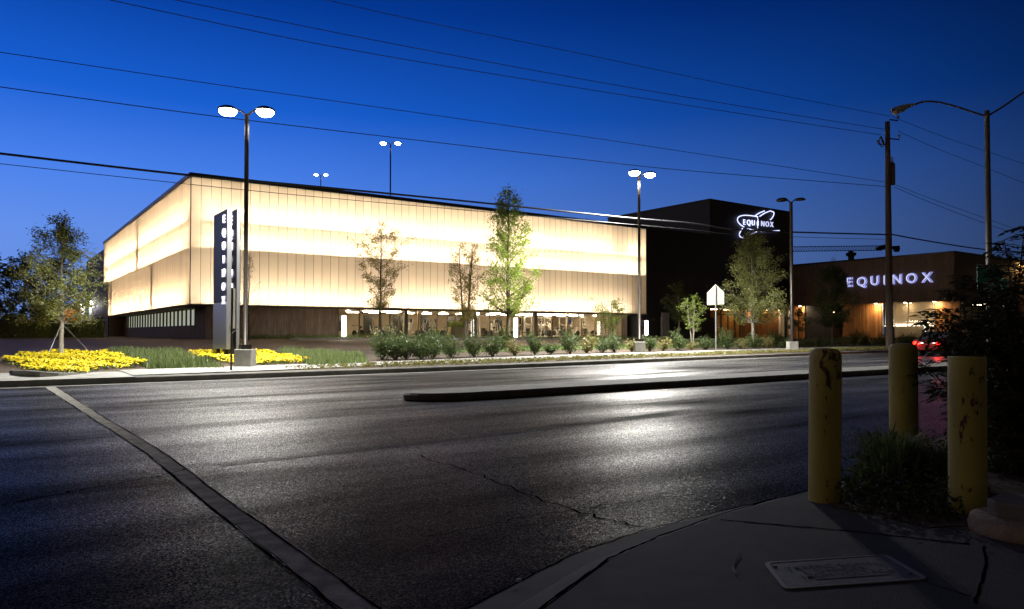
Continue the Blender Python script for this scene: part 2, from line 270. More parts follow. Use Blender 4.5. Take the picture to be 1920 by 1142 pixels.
# bollard paint: old yellow with rust scars
def bollard_mat(name, seed):
    m = bpy.data.materials.new(name); m.use_nodes = True; t = m.node_tree; b = t.nodes['Principled BSDF']; L = t.links.new; nd = t.nodes.new
    tc = nd('ShaderNodeTexCoord'); mp = nd('ShaderNodeMapping'); mp.inputs['Location'].default_value = (seed, seed*2, seed*3); mp.inputs['Scale'].default_value = (1, 1, .4); L(tc.outputs['Object'], mp.inputs[0])
    n = nd('ShaderNodeTexNoise'); n.inputs['Scale'].default_value = 19; n.inputs['Detail'].default_value = 9; n.inputs['Roughness'].default_value = .68; L(mp.outputs[0], n.inputs['Vector'])
    n2 = nd('ShaderNodeTexNoise'); n2.inputs['Scale'].default_value = 3.2; n2.inputs['Detail'].default_value = 3; L(mp.outputs[0], n2.inputs['Vector'])
    ad = nd('ShaderNodeMath'); ad.operation = 'MULTIPLY'; L(n.outputs['Fac'], ad.inputs[0]); L(n2.outputs['Fac'], ad.inputs[1])
    r = nd('ShaderNodeValToRGB'); L(ad.outputs[0], r.inputs[0]); r.color_ramp.elements[0].position = .335; r.color_ramp.elements[1].position = .36
    r.color_ramp.elements[0].color = (.50, .43, .11, 1); r.color_ramp.elements[1].color = (.09, .04, .02, 1)
    n3 = nd('ShaderNodeTexNoise'); n3.inputs['Scale'].default_value = 5; n3.inputs['Detail'].default_value = 6; L(mp.outputs[0], n3.inputs['Vector'])
    mr = nd('ShaderNodeMapRange'); L(n3.outputs['Fac'], mr.inputs[0]); mr.inputs[1].default_value = .3; mr.inputs[2].default_value = .7; mr.inputs[3].default_value = .75; mr.inputs[4].default_value = 1.12
    vm = nd('ShaderNodeVectorMath'); vm.operation = 'SCALE'; L(r.outputs[0], vm.inputs[0]); L(mr.outputs[0], vm.inputs['Scale']); L(vm.outputs[0], b.inputs['Base Color']); b.inputs['Roughness'].default_value = .6
    bp = nd('ShaderNodeBump'); bp.inputs['Strength'].default_value = .4; bp.inputs['Distance'].default_value = .004; bp.invert = True; L(r.outputs[0], bp.inputs['Height']); L(bp.outputs[0], b.inputs['Normal'])
    return m
# ------------------------------------------------------------------ ground, road, kerbs
rg = MB(); rg.quad((-700, -700, -.01), (900, -700, -.01), (900, 1400, -.01), (-700, 1400, -.01)); struct('ground', rg, M['soil'])
rd = MB(); ts_ = [-160, -60, -20, 0, 2, 7, 12, 17, 24, 30, 39, 48, 64, 80, 140, 200]
for a, b in zip(ts_, ts_[1:]): rd.quad((a, -9, 0), (b, -9, 0), (b, curb(b), 0), (a, curb(a), 0))
struct('road', rd, M['asphalt'])
def drape(name, m, tl, fs, dz, ns=6, kind='structure'):    # strip between two edges, laid on the terrain
    mb = MB(); g = {}
    for i, t in enumerate(tl):
        s0, s1 = fs(t)
        for j in range(ns+1):
            s = lerp(s0, s1, j/ns); g[i, j] = len(mb.v); mb.v.append((t, s, gz(t, s)+dz))
    for i in range(len(tl)-1):
        for j in range(ns): mb.f.append((g[i, j], g[i+1, j], g[i+1, j+1], g[i, j+1]))
    o = obj(name, mb, m)
    if kind: o['kind'] = kind
    return o
def rng(a, b, st):
    n = max(1, int(round((b-a)/st))); return [a+(b-a)*i/n for i in range(n+1)]
terr = MB(); tl = rng(-160, 200, 3); sl = [i*.5 for i in range(50)]+[26, 28, 30, 33, 36, 45, 70, 120, 250, 380]
idx = {}
for i, t in enumerate(tl):
    for j, s in enumerate(sl):
        ss = curb(t)+.32+s; idx[i, j] = len(terr.v); terr.v.append((t, ss, gz(t, ss)))
for i in range(len(tl)-1):
    for j in range(len(sl)-1): terr.f.append((idx[i, j], idx[i+1, j], idx[i+1, j+1], idx[i, j+1]))
struct('terrain', terr, M['soil'])
def kerb(name, line, wdt, h, m, z0=-.008):
    mb = MB(); n = len(line)
    for i in range(n-1):
        (a, b), (c, d) = line[i], line[i+1]
        L = math.hypot(c-a, d-b); nx, ny = -(d-b)/L*wdt, (c-a)/L*wdt
        mb.quad((a, b, z0), (c, d, z0), (c, d+0, h-.03), (a, b, h-.03)); mb.quad((a, b, h-.03), (c, d, h-.03), (c+nx*.12, d+ny*.12, h), (a+nx*.12, b+ny*.12, h))
        mb.quad((a+nx*.12, b+ny*.12, h), (c+nx*.12, d+ny*.12, h), (c+nx, d+ny, h), (a+nx, b+ny, h)); mb.quad((a+nx, b+ny, h), (c+nx, d+ny, h), (c+nx, d+ny, z0), (a+nx, b+ny, z0))
    return struct(name, mb, m)
kl = [(t, curb(t)) for t in rng(3.2, 160, 1.4)]
kerb('far_kerb', kl, .34, .175, M['curbm'])
# left apron: flat concrete ramp of the driveway
drape('driveway_apron', M['conc'], rng(-14, 3.2, .8), lambda t: (curb(t)+.02, lerp(25.6, 24.6, max(0, (t)/3.2)) if t > -1 else 28), .006, 6)
gut = MB()
for a, b in zip(rng(-14, 60, 1.5), rng(-14, 60, 1.5)[1:]): gut.quad((a, curb(a)-.45, .004), (b, curb(b)-.45, .004), (b, curb(b)+.03, .004), (a, curb(a)+.03, .004))
struct('gutter', gut, M['conc_d'])
apf = MB()
for a, b in zip(rng(-14, 3.2, 1.4), rng(-14, 3.2, 1.4)[1:]): apf.quad((a, curb(a)+.02, -.005), (b, curb(b)+.02, -.005), (b, curb(b)+.02, .16), (a, curb(a)+.02, .16))
struct('apron_edge', apf, M['curbm'])
pav_f = lambda t: pw(t, [(3.2, 22.4), (7, 22.8), (12, 24.0), (22, 25.3), (35, 26.6), (60, 29), (120, 32)])
pav_b = lambda t: pw(t, [(3, 25.1), (8, 25.7), (13.5, 26.3), (24, 27.8), (35, 28.9), (60, 31), (120, 34)])
drape('pavement', M['conc'], rng(3.2, 120, 1.2), lambda t: (pav_f(t), pav_b(t)), .03, 6)
drape('driveway', M['paver'], rng(-60, 17.5, 2), lambda t: (35.5 if t > 0.2 else 28, 56.0), .012, 10)
drape('parking_drive', M['paver'], rng(17.5, 84, 3), lambda t: (38.5 if t > 30 else lerp(34, 38.5, (t-17.5)/12.5), 52.0), .013, 8)
drape('lawn_strip', M['turf'], rng(18, 84, 3), lambda t: (30.8+max(0, curb(t)-22.3), 38 if t > 30 else lerp(33.5, 38, (t-18)/12)), .02, 5)
dk = MB()
for a, b in zip(rng(17.5, 83, 3), rng(17.5, 83, 3)[1:]): dk.box(a, b, 52.0, 52.2, gz(a, 52)-.1, gz(a, 52)+.15)
struct('parking_kerb', dk, M['conc'])
# raised nose kerb at the corner of the flower bed
wk = MB()
wp = [onG(x, y) for x, y in ((20, 697), (26, 704), (48, 707), (75, 708), (110, 706), (150, 702))]
wb = [onG(x, y) for x, y in ((24, 690), (34, 692), (60, 693), (85, 695), (115, 698), (150, 700))]
hh = [.05, .13, .17, .15, .09, .02]
for i in range(5):
    a, b, c, d = wp[i], wp[i+1], wb[i], wb[i+1]; za, zb = gz(*a), gz(*b)
    wk.quad((a[0], a[1], za), (b[0], b[1], zb), (b[0], b[1], zb+hh[i+1]), (a[0], a[1], za+hh[i])); wk.quad((a[0], a[1], za+hh[i]), (b[0], b[1], zb+hh[i+1]), (b[0]+(d[0]-b[0])*.3, b[1]+.25, zb+hh[i+1]), (a[0]+.05, a[1]+.25, za+hh[i]))
struct('bed_kerb', wk, M['curbm'])
# median
mm = MB(); top = [(6.7, 13.1), (6.74, 12.95), (6.84, 12.8), (7.0, 12.66), (7.2, 12.55), (7.6, 12.45), (8.2, 12.41), (9, 12.4), (14, 12.4), (20, 12.4), (30, 12.4), (50, 12.5), (90, 13), (160, 14)]; bk = [(160, 15.4), (90, 14.4), (50, 14.0), (30, 13.9), (20, 13.85), (14, 13.8), (9, 13.75), (7.9, 13.7), (7.3, 13.6), (6.95, 13.45), (6.76, 13.27)]
loop = top+bk; mm.extr([p for p in loop], 'z', -.008, .16); mo = struct('median', mm, concrete('median concrete', (.14, .135, .12))); mo.modifiers.new('b', 'BEVEL').width = .04
# concrete band across the side street, patches, cracks
bandm = MB(); tt = 21.6
def band_a(t): return 1.22+pw(t, [(3, .17), (9, .22), (21, -.1)])+math.sin(t*1.7)*.012+math.sin(t*6.1)*.006
while tt > -8:
    ln = random.uniform(.9, 2.4); st_ = tt; sh0 = random.uniform(-.008, .008)
    while st_ > tt-ln+.03:
        nx_ = max(tt-ln+.012, st_-.12); e = [random.uniform(-.006, .006) for _ in range(4)]
        w0, w1 = pw(st_, [(3, .17), (12, .165), (21, .25)]), pw(nx_, [(3, .17), (12, .165), (21, .25)])
        bandm.quad((band_a(nx_)+sh0, nx_, .004), (band_a(nx_)+w1+sh0, nx_, .004), (band_a(st_)+w0+sh0, st_, .004), (band_a(st_)+sh0, st_, .004)); st_ = nx_
    tt -= ln
struct('concrete_band', bandm, mat('worn band concrete', (.33, .315, .28), .9, var=.35, vscale=7, bump=.6, bscale=60, spec=.05))
pt = MB(); pt.poly([(2.9, 20.6, .005), (3.9, 21.3, .005), (4.35, 14.3, .005), (3.15, 14.2, .005)]); struct('road_patch', pt, M['asphalt2'])
pt = MB(); pt.poly([(1.9, 7.75, .005), (18, 8.9, .005), (18, 9.08, .005), (1.9, 7.9, .005)]); struct('road_seam', pt, M['asphalt2'])
def crack(name, pts, wd=.02, z=.006, ns=None):
    mb = MB(); P = []; ns = .02 if ns is None else ns
    for i in range(len(pts)-1):
        n = 10
        for k in range(n): f = k/n; P.append((lerp(pts[i][0], pts[i+1][0], f)+random.gauss(0, ns), lerp(pts[i][1], pts[i+1][1], f)+random.gauss(0, ns)))
    for a, b in zip(P, P[1:]):
        d = Vector((b[0]-a[0], b[1]-a[1])); n = Vector((-d.y, d.x)).normalized()*wd*random.uniform(.5, 1)
        mb.quad((a[0]-n.x, a[1]-n.y, z), (b[0]-n.x, b[1]-n.y, z), (b[0]+n.x, b[1]+n.y, z), (a[0]+n.x, a[1]+n.y, z))
    return struct(name, mb, M['gap'])
for q_ in (0, 1):
    crack('road_crack', [(band_a(t)+(pw(t, [(3, .17), (12, .165), (21, .25)]) if q_ else 0), t) for t in (21.4, 17, 13, 9, 6, 4, 2)], .009, .008, .006)
crack('road_crack', [atZ(*p, 0) for p in ((785, 855), (900, 893), (1010, 935), (1120, 970), (1215, 992))], .011)
crack('road_crack', [atZ(*p, 0) for p in ((0, 948), (150, 920), (290, 895), (350, 880))], .012)
crack('road_crack', [atZ(*p, 0) for p in ((800, 1010), (1000, 968), (1150, 945), (1330, 925))], .006)
# near corner: gutter pan and pavement
edge = [(-1.2, -9), (-.9, -2), (-.1, 1.2), (.9, 2.35), (1.9, 3.05), (2.9, 3.42), (3.6, 3.55), (4.4, 3.6), (6, 3.62), (12, 3.65), (40, 3.8), (120, 5)]
inner = [(-.7, -9), (-.4, -2), (.35, .9), (1.2, 1.95), (2.0, 2.62), (2.75, 2.98), (3.3, 3.12), (4.0, 3.25), (6, 3.42), (12, 3.45), (40, 3.6), (120, 4.8)]
gp = MB()
for i in range(len(edge)-1):
    a, b, c, d = edge[i], edge[i+1], inner[i+1], inner[i]
    gp.quad((*a, .006), (*b, .006), ((b[0]+c[0])/2, (b[1]+c[1])/2, .03), ((a[0]+d[0])/2, (a[1]+d[1])/2, .03)); gp.quad(((a[0]+d[0])/2, (a[1]+d[1])/2, .03), ((b[0]+c[0])/2, (b[1]+c[1])/2, .03), (*c, .105), (*d, .105))
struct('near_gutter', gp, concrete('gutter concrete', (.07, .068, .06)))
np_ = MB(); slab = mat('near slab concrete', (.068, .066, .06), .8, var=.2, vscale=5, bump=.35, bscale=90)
off = [(x+.02, y-.025) for x, y in inner]
np_.poly([(x, y, .12) for x, y in off]+[(120, -9, .12)])
for i in range(len(off)-1): np_.quad((*off[i], .05), (*off[i+1], .05), (*off[i+1], .12), (*off[i], .12))
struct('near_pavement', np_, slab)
def line_on(name, px, z, wd): return crack(name, [atZ(*p, z) for p in px], wd, z+.003, .0035)
crack('pavement_joint', [(x+.01, y-.012) for x, y in inner[1:9]], .011, .123, .004); crack('road_crack', [(x, y+.005) for x, y in edge[1:10]], .008, .009, .008)
line_on('pavement_joint', ((1350, 975), (1600, 997), (1845, 1024)), .12, .011); line_on('pavement_joint', ((1845, 1024), (1850, 1060), (1825, 1142)), .12, .008); line_on('pavement_joint', ((1735, 1092), (1830, 1122)), .12, .006)
drape_soil = MB(); drape_soil.poly([(*atZ(x, y, .12), .125) for x, y in ((1552, 950), (1650, 968), (1740, 990), (1850, 985), (1925, 960), (1925, 760), (1690, 850), (1570, 925))]); struct('planting_soil', drape_soil, M['soil'])
# ------------------------------------------------------------------ the lit building
T0, T1, S0 = 11.75, 58.4, 56.7; ZB, ZT = 3.43, 12.75; S1 = S0+50; IN = 1.5; G = .89
lb = thing('lit_building', (0, 0, 0), 'long two storey gym building wrapped in a glowing translucent panel screen', 'building')
PW = 46.65/66
sf = MB(); sf.quad((T0, S0, ZB), (T1, S0, ZB), (T1, S0, ZT), (T0, S0, ZT)); obj('translucent_screen', sf, skinmat('front screen', 0, PW, T0, (.95, .83, .69)), lb)['label'] = 'glowing front screen of tall translucent panels'
SL = S0+45.2
sl_ = MB(); sl_.quad((T0, S0, ZB), (T0, SL, ZB), (T0, SL, ZT), (T0, S0, ZT)); sl_.quad((T0, SL, 7.55), (T0, S1, 7.55), (T0, S1, ZT), (T0, SL, ZT))
obj('translucent_screen', sl_, skinmat('side screen', 1, PW, S0, (.80, .65, .49)), lb)['label'] = 'glowing side screen of tall translucent panels'
# corner post, cavity linings, shelves
CV = 1.35
bx = MB(); bx.box(T0+CV, T1-.3, S0+CV, S0+CV+.2, ZB, ZT-.1); bx.box(T0+CV, T0+CV+.2, S0+CV+.2, S1-.2, ZB, ZT-.1); bx.box(T0+.03, T1, S0+.03, S0+CV, ZB+.004, ZB+.05); bx.box(T0+.03, T0+CV, S0+CV, SL, ZB+.004, ZB+.05)
bx.box(T0+.03, T1, S0+.03, S0+CV, ZT-.15, ZT-.1); bx.box(T0+.03, T0+CV, S0+CV, S1, ZT-.15, ZT-.1); bx.box(T1-.05, T1+.0, S0+.03, S0+CV, ZB+.06, ZT-.16); obj('cavity_lining', bx, M['white_in'], lb)
sh = MB()
for z, d in ((9.62, .12), (7.55, .05)):
    sh.box(T0+d, T1-.06, S0+d, S0+CV-.01, z, z+.07); sh.box(T0+d, T0+CV-.01, S0+CV, S1-.1, z, z+.07)
obj('maintenance_shelf', sh, M['white_in'], lb)
def tubes(z, t0, t1, s1, dy, r=.035):
    tb = MB(); x = t0
    while x < t1-.3: tb.box(x, min(x+1.15, t1), S0+dy, S0+dy+r, z, z+r); x += 1.2
    obj('light_tube', tb, M['tube'], lb); tb = MB()
    if s1:
        y = S0+1.5
        while y < s1-.4: tb.box(T0+dy, T0+dy+r, y, min(y+1.15, s1), z, z+r); y += 1.2
    obj('light_tube', tb, M['tube'], lb)
tubes(9.85, T0+.8, T1-4.6, S1-1, .8); tubes(7.8, T0+.8, T1-.4, S1-1, .75); tubes(3.66, T0+.8, T1-2.6, SL-.6, .75)
tb = MB(); tb.box(T1-2.9, T1-.5, S0+.8, S0+.83, 9.85, 9.88); obj('light_tube', tb, M['tube'], lb)
tr = MB(); tr.box(T0-.12, T1+.1, S0-.12, S0-.02, ZT-.02, ZT+.24); tr.box(T0-.12, T0-.02, S0-.02, S1+.1, ZT-.02, ZT+.24); tr.box(T0-.02, T1+.1, S0-.02, S1+.1, ZT+.05, ZT+.12); obj('roof', tr, M['cap'], lb)
ru = MB(); ru.box(37.2, 38.6, 62, 63, ZT+.1, ZT+.9); ru.tube([(37.4, 62, ZT+.1), (37.4, 62, ZT+1.3)], .05); obj('roof_unit', ru, M['dark'], lb)
cp = MB(); cp.box(T0-.03, T0+.03, S0-.03, S0+.03, ZB, ZT-.02); obj('corner_post', cp, M['dark'], lb); cp = MB(); cp.box(T1-.02, T1+.1, S0-.05, S0+.9, ZB, ZT-.02); obj('corner_post', cp, M['dark'], lb)
so = MB(); so.box(T0-.02, T1+.1, S0-.02, S0+IN+.3, ZB-.1, ZB); so.box(T0-.02, T0+IN+.3, S0+IN+.3, SL, ZB-.1, ZB); obj('soffit', so, mat('soffit board', (.16, .11, .07), .7), lb)
for px_, za, zb in ((263, 7.65, 12.5), (291, 3.5, 7.5), (214, 3.5, 7.5)):
    y_ = onT(px_, 500, T0+.3)[0]; c_m = MB(); c_m.box(T0+.12, T0+.5, y_-.45, y_+.45, za, zb); obj('cavity_column', c_m, M['white_in'], lb)
# ground floor walls
tw = onS(634, 600, S0+IN)[0]; te = onS(1166, 600, S0+IN)[0]
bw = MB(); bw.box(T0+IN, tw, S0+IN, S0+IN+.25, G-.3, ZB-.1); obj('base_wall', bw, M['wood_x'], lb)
sa, sb = onT(365, 600, T0+IN)[0], onT(236, 600, T0+IN)[0]; zlo, zhi = 1.95, 3.25
bw = MB(); X0, X1 = T0+IN-.004, T0+IN+.25
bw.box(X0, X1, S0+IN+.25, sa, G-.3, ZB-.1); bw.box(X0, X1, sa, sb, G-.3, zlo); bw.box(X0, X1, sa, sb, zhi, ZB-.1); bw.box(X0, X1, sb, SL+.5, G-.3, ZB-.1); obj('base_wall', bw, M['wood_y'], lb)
wnd = MB(); n = 22
for i in range(n+1):
    y = lerp(sa, sb, i/n); wd = .03 if i % 4 else .1; wnd.box(X0-.02, X0+.12, y-wd/2, y+wd/2, zlo, zhi)
wnd.box(X0-.03, X0+.14, sa, sb, zlo-.05, zlo); wn_o = obj('window', wnd, M['dark'], lb)
gl = MB(); gl.box(X0+.05, X0+.06, sa, sb, zlo, zhi); obj('pane', gl, M['glass'], wn_o)
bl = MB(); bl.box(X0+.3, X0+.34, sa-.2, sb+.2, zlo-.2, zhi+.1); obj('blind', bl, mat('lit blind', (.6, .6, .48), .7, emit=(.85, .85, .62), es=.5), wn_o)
po = MB(); po.box(T0+.05, T0+IN, SL-1.1, SL-.9, G-.3, ZB-.1); obj('wing_wall', po, M['wood_x'], lb)
# shop front
sh_s = S0+IN
mull = [634, 674, 711, 748, 784, 819, 853, 886, 918, 950, 979, 1006, 1035, 1064, 1090, 1115, 1141, 1166]
mt = [onS(p, 600, sh_s)[0] for p in mull]
mg = MB()
for t in mt: mg.box(t-.045, t+.045, sh_s-.06, sh_s+.06, G-.2, ZB-.1)
mg.box(mt[0], mt[-1], sh_s-.05, sh_s+.05, G-.25, G+.06); fr_ = obj('shop_window', mg, mat('bronze mullion', (.25, .18, .11), .4, .5), lb)
for a, b in zip(mt, mt[1:]):
    g = MB(); g.box(a+.046, b-.046, sh_s-.006, sh_s+.006, G+.06, ZB-.1); obj('pane', g, M['glass'], fr_)
cpm = mat('column plaster', (.3, .25, .2), .8)
for p, wd in ((889, .35), (1003, .42), (760, .35)):
    clm = MB(); t = onS(p, 600, sh_s+.3)[0]; clm.box(t-wd/2, t+wd/2, sh_s+.12, sh_s+.5, G-.2, ZB-.1); obj('column', clm, cpm, lb)
rm = MB(); D = 12
rm.box(tw, te, sh_s+D, sh_s+D+.2, G-.2, ZB); rm.box(tw-.2, tw, sh_s+.25, sh_s+D, G-.2, ZB); rm.box(te, te+.2, sh_s+.05, sh_s+D, G-.2, ZB); rm.box(tw, te, sh_s+.1, sh_s+D, ZB-.12, ZB-.08); obj('interior_wall', rm, M['inwall'], lb)
fm = MB(); fm.box(tw, te, sh_s, sh_s+D, G-.25, G+.02); obj('interior_floor', fm, M['floor'], lb)
x = tw+1.2
while x < te-1:
    c = MB()
    if random.random() < .35: c.box(x, x+1.6, sh_s+1.6, sh_s+1.9, ZB-.24, ZB-.14)
    else: c.lathe([(.03, -.34), (.13, -.29), (.16, -.2), (.1, -.14)], (x+.4, sh_s+1.7, ZB), 12)
    obj('ceiling_lamp', c, M['ceil_l'], lb)
    if random.random() < .8:
        c = MB(); c.box(x+.4, x+1.3, sh_s+5.6, sh_s+5.9, ZB-.2, ZB-.14); obj('ceiling_lamp', c, M['ceil_l'], lb)
    x += 1.9
pn = MB()
dwp = mat('dark wall panel', (.05, .045, .04), .2)
for i in range(9):
    a = tw+1+i*3.3; pn = MB(); pn.box(a, a+random.uniform(.6, 2), sh_s+D-.1, sh_s+D-.02, G+.2+random.random()*.6, ZB-.3); obj('mirror_panel', pn, dwp, lb)
# east end of the ground floor
ee = MB(); ee.box(te+.2, onS(1176, 600, sh_s)[0], sh_s, sh_s+.3, G-.3, ZB-.1); obj('base_wall', ee, M['wood_x'], lb)
# service block behind the left end
sb_ = thing('service_block', (0, 0, 0), 'dark plain block behind the far left end of the lit screen', 'building')
s_end = onT(161, 600, T0+.3)[0]
m_ = MB(); m_.box(T0+.3, T0+20, S1+.12, s_end, 0, zD(471, .58*T0+.815*(S1+6))); obj('wall', m_, plankmat('charcoal boards', 1, .8, (.022, .02, .02), .1), sb_)
m_ = MB(); m_.box(T0-.0, T0+1.2, SL+.1, S1, .3, 7.5); obj('wall', m_, M['wood_y'], sb_)
# lit doorway piers beside the service block
for px, py0, py1, lbl in ((155, 568, 635, 'left of the two pale service piers washed by a white lamp'), (172, 564, 635, 'right of the two pale service piers washed by a white lamp')):
    s = s_end-8; t, z = onS(px, py0, s); o = thing('service_pier', (t, s, gz(t, s)), lbl, 'pier', 'lit service piers')
    b = MB(); b.box(-.28, .28, 0, .5, 0, z-gz(t, s)); obj('post', b, mat('pale render', (.55, .5, .45), .8), o)
    b = MB(); b.box(-.15, .15, -.6, -.02, z-gz(t, s)-.15, z-gz(t, s)-.05); obj('lamp', b, mat('service lamp', (1, 1, 1), .4, emit=(.9, .85, 1), es=18), o)
    ld = bpy.data.lights.new('pier_light', 'POINT'); ld.energy = 350; ld.color = (.95, .9, 1); ld.shadow_soft_size = .1; lo = bpy.data.objects.new('pier_light', ld); lo.location = (0, -.5, z-gz(t, s)-.3); link(lo, o)
t, z = onS(163, 600, s_end-7); m_ = MB(); m_.box(t-.7, t+.9, s_end-7, s_end-6.8, .7, 5.2); o = obj('service_door', m_, M['green_d']); tag(o, 'green steel service door between two lit piers', 'door')
t, z = onS(141, 594, 150); m_ = MB(); m_.box(t-2.0, t+1.2, 150, 152, .9, zD(583, 135)); m_.box(t-2.2, t+1.4, 149.8, 152.2, zD(583, 135), zD(583, 135)+.2); o = obj('garden_wall', m_, M['orange']); tag(o, 'small orange lit wall seen far off below the left tree', 'wall')
ld = bpy.data.lights.new('wall_light', 'POINT'); ld.energy = 450; ld.color = (1, .6, .3); ld.shadow_soft_size = .3; lo = bpy.data.objects.new('wall_light', ld); lo.location = (-2, -3, 0); link(lo); lo.location = (t-1, 147.5, 4.5)
# ------------------------------------------------------------------ the black building
bb = thing('black_building', (0, 0, 0), 'tall black clad gym block carrying the ringed neon logo', 'building')
ta = T0+57.3; tb_ = 84.9; sB = S0+.02
GB = gz(75, 56)
we = onS(1197, 600, sB)[0]; d0, d1 = onS(1345, 600, sB)[0], onS(1394, 600, sB)[0]; d2, d3 = onS(1466, 600, sB)[0], onS(1473, 600, sB)[0]; zd = onS(1370, 579, sB)[1]
wz = MB()
wz.box(T1+.12, ta, sB, sB+20, 3.2, ZT+.05); wz.box(ta, tb_, sB, sB+17.5, zd, 17.05)     # upper volumes
wz.box(T1-2, we, sB+2.2, sB+20, 0, ZB-.1); wz.box(we, d0, sB+.1, sB+20, 0, 3.2)
obj('wall', wz, M['black_clad'], bb)
wz = MB(); wz.box(T1, ta, sB-.06, sB, ZT+.05, ZT+.2); wz.box(ta-.06, tb_+.05, sB-.06, sB+17.6, 17.05, 17.2); obj('roof', wz, M['cap'], bb)
gpn = MB(); p0, p1 = onS(1240, 600, sB)[0], onS(1253, 600, sB)[0]; gpn.box(p0, p1, sB-.15, sB+.3, 0, 3.6); obj('pier', gpn, mat('grey concrete pier', (.42, .40, .38), .7, var=.2, vscale=6), bb)
ww = MB(); ww.box(d1+.3, d2, sB+.5, sB+.7, 0, zd); obj('timber_wall', ww, M['warmwood'], bb)
ww = MB(); ww.box(d0, tb_, sB+7, sB+7.2, 0, zd); ww.box(d1-.1, d1+.3, sB+.5, sB+7, 0, zd); obj('lobby_wall', ww, mat('lobby timber', (.5, .28, .1), .6, var=.25, vscale=3), bb)
fd = MB(); k = 3; zt_ = zd-.75
for f in (0, .22, .5, .78, 1):
    t = lerp(d0+.1, d1-.2, f); fd.box(t-.07, t+.07, sB+.3, sB+.42, GB-.2, zd)
fd.box(d0, d1-.1, sB+.29, sB+.43, zt_, zt_+.16); df = obj('entrance_door', fd, mat('door bronze', (.12, .07, .035), .4, .5), bb)
g = MB(); g.box(d0, d1-.1, sB+.35, sB+.36, GB, zd); obj('pane', g, M['glass'], df)
ww = MB(); ww.box(d2, d3, sB+.2, sB+.5, 0, zd); ww.box(d3+.9, d3+1.3, sB+.2, sB+.5, 0, zd); obj('frame_post', ww, M['white_p'], bb)
ww = MB(); ww.box(d3, d3+.9, sB+.45, sB+.5, 0, zd); ww.box(d3+1.3, tb_, sB+.4, sB+.6, 0, zd); obj('dark_glazing', ww, M['dark'], bb)
def arealight(parent, loc, sx_, sy_, e, col, rot=(0, 0, 0), nm='lamp_light'):
    ld = bpy.data.lights.new(nm, 'AREA'); ld.shape = 'RECTANGLE'; ld.size = sx_; ld.size_y = sy_; ld.energy = e; ld.color = col; lo = bpy.data.objects.new(nm, ld); lo.location = loc; lo.rotation_euler = rot; link(lo, parent); return lo
for f, e in ((.25, 60), (.75, 60)):
    t = lerp(d0, d1, f); c = MB(); c.box(t-.5, t+.5, sB+1.4, sB+1.6, zd-.08, zd-.03); obj('ceiling_lamp', c, mat('lobby lamp', (1, .8, .5), .4, emit=(1, .62, .25), es=40), bb)
for f in (.2, .6, .95):
    t = lerp(d1+.5, d2, f); c = MB(); c.lathe([(.08, 0), (.08, .05)], (t, sB+.15, zd-.06), 10); obj('soffit_lamp', c, mat('soffit lamp', (1, .8, .5), .4, emit=(1, .62, .28), es=25), bb)
    arealight(bb, (t, sB+.15, zd-.08), .15, .15, 26, (1, .62, .3), (R(-12), 0, 0))
# ------------------------------------------------------------------ lettering
def text_mesh(name, s, size, ext, m, parent, mtx, off=0.0, align='CENTER'):
    cu = bpy.data.curves.new(name, 'FONT'); cu.body = s; cu.size = size; cu.extrude = ext; cu.offset = off; cu.align_x = align; cu.align_y = 'CENTER'; cu.resolution_u = 6
    o = bpy.data.objects.new('tmp', cu); COL.objects.link(o); dg = bpy.context.evaluated_depsgraph_get(); dg.update()
    me = bpy.data.meshes.new_from_object(o.evaluated_get(dg)); bpy.data.objects.remove(o); me.materials.clear(); me.materials.append(m)
    me.transform(mtx); n = bpy.data.objects.new(name, me); return link(n, parent)
def frame(loc, right, up):                   # text lies in right/up, faces right x up
    r = Vector(right).normalized(); u = Vector(up).normalized(); n = r.cross(u)
    return Matrix(((r.x, u.x, n.x, loc[0]), (r.y, u.y, n.y, loc[1]), (r.z, u.z, n.z, loc[2]), (0, 0, 0, 1)))
# ring logo on the black block, drawn in metres on the wall and built as neon tubes
lc, lz = onS(1412, 420, sB)
lg = thing('ring_logo', (lc, sB-.16, lz), 'pale neon logo of two crossed orbit rings round the word EQUINOX', 'sign')
def lp(px, py): a, z = onS(px, py, sB); return (a-lc, 0, z-lz)
def L7(x, y): return 1330+x/9.518, 360+y/9.518
def smooth(P, n=6):
    P = [Vector(p) for p in P]; o_ = []
    for i in range(len(P)-1):
        a = P[max(i-1, 0)]; b = P[i]; c = P[i+1]; d = P[min(i+2, len(P)-1)]
        for k in range(n):
            f = k/n; o_.append(.5*((2*b)+(c-a)*f+(2*a-5*b+4*c-d)*f*f+(3*b-a-3*c+d)*f**3))
    o_.append(P[-1]); return o_
arcs = [[(600, 625), (540, 590), (490, 530), (485, 480), (520, 440), (600, 420), (720, 425), (845, 445)], [(800, 428), (870, 380), (965, 340)], [(880, 438), (980, 375), (1080, 338)], [(1090, 350), (1130, 365), (1130, 410), (1105, 460), (1070, 500)],
        [(575, 650), (530, 720), (515, 770), (540, 805), (580, 818)], [(665, 655), (750, 680), (850, 700), (960, 708), (1100, 700), (1230, 690)], [(850, 690), (790, 730), (700, 765)], [(835, 440), (848, 500), (832, 560), (848, 650)]]
for a in arcs:
    q = MB(); q.tube(smooth([lp(*L7(*p)) for p in a]), .06 if a[0][0] != 835 else .045, 6); obj('neon_tube', q, M['neon'], lg, smooth=True)
for ch, x, bright in zip('EQUINOX', (605, 685, 765, 850, 935, 1015, 1095), (1, 1, 1, 1, 0, 0, 0)):
    x_, _, z_ = lp(*L7(x, 545+(x-605)*.085)); text_mesh('letter', ch, .95, .05, M['neon'] if bright else M['letter'], lg, frame((x_, 0, z_), (1, 0, 0), (0, 0, 1)), -.004)
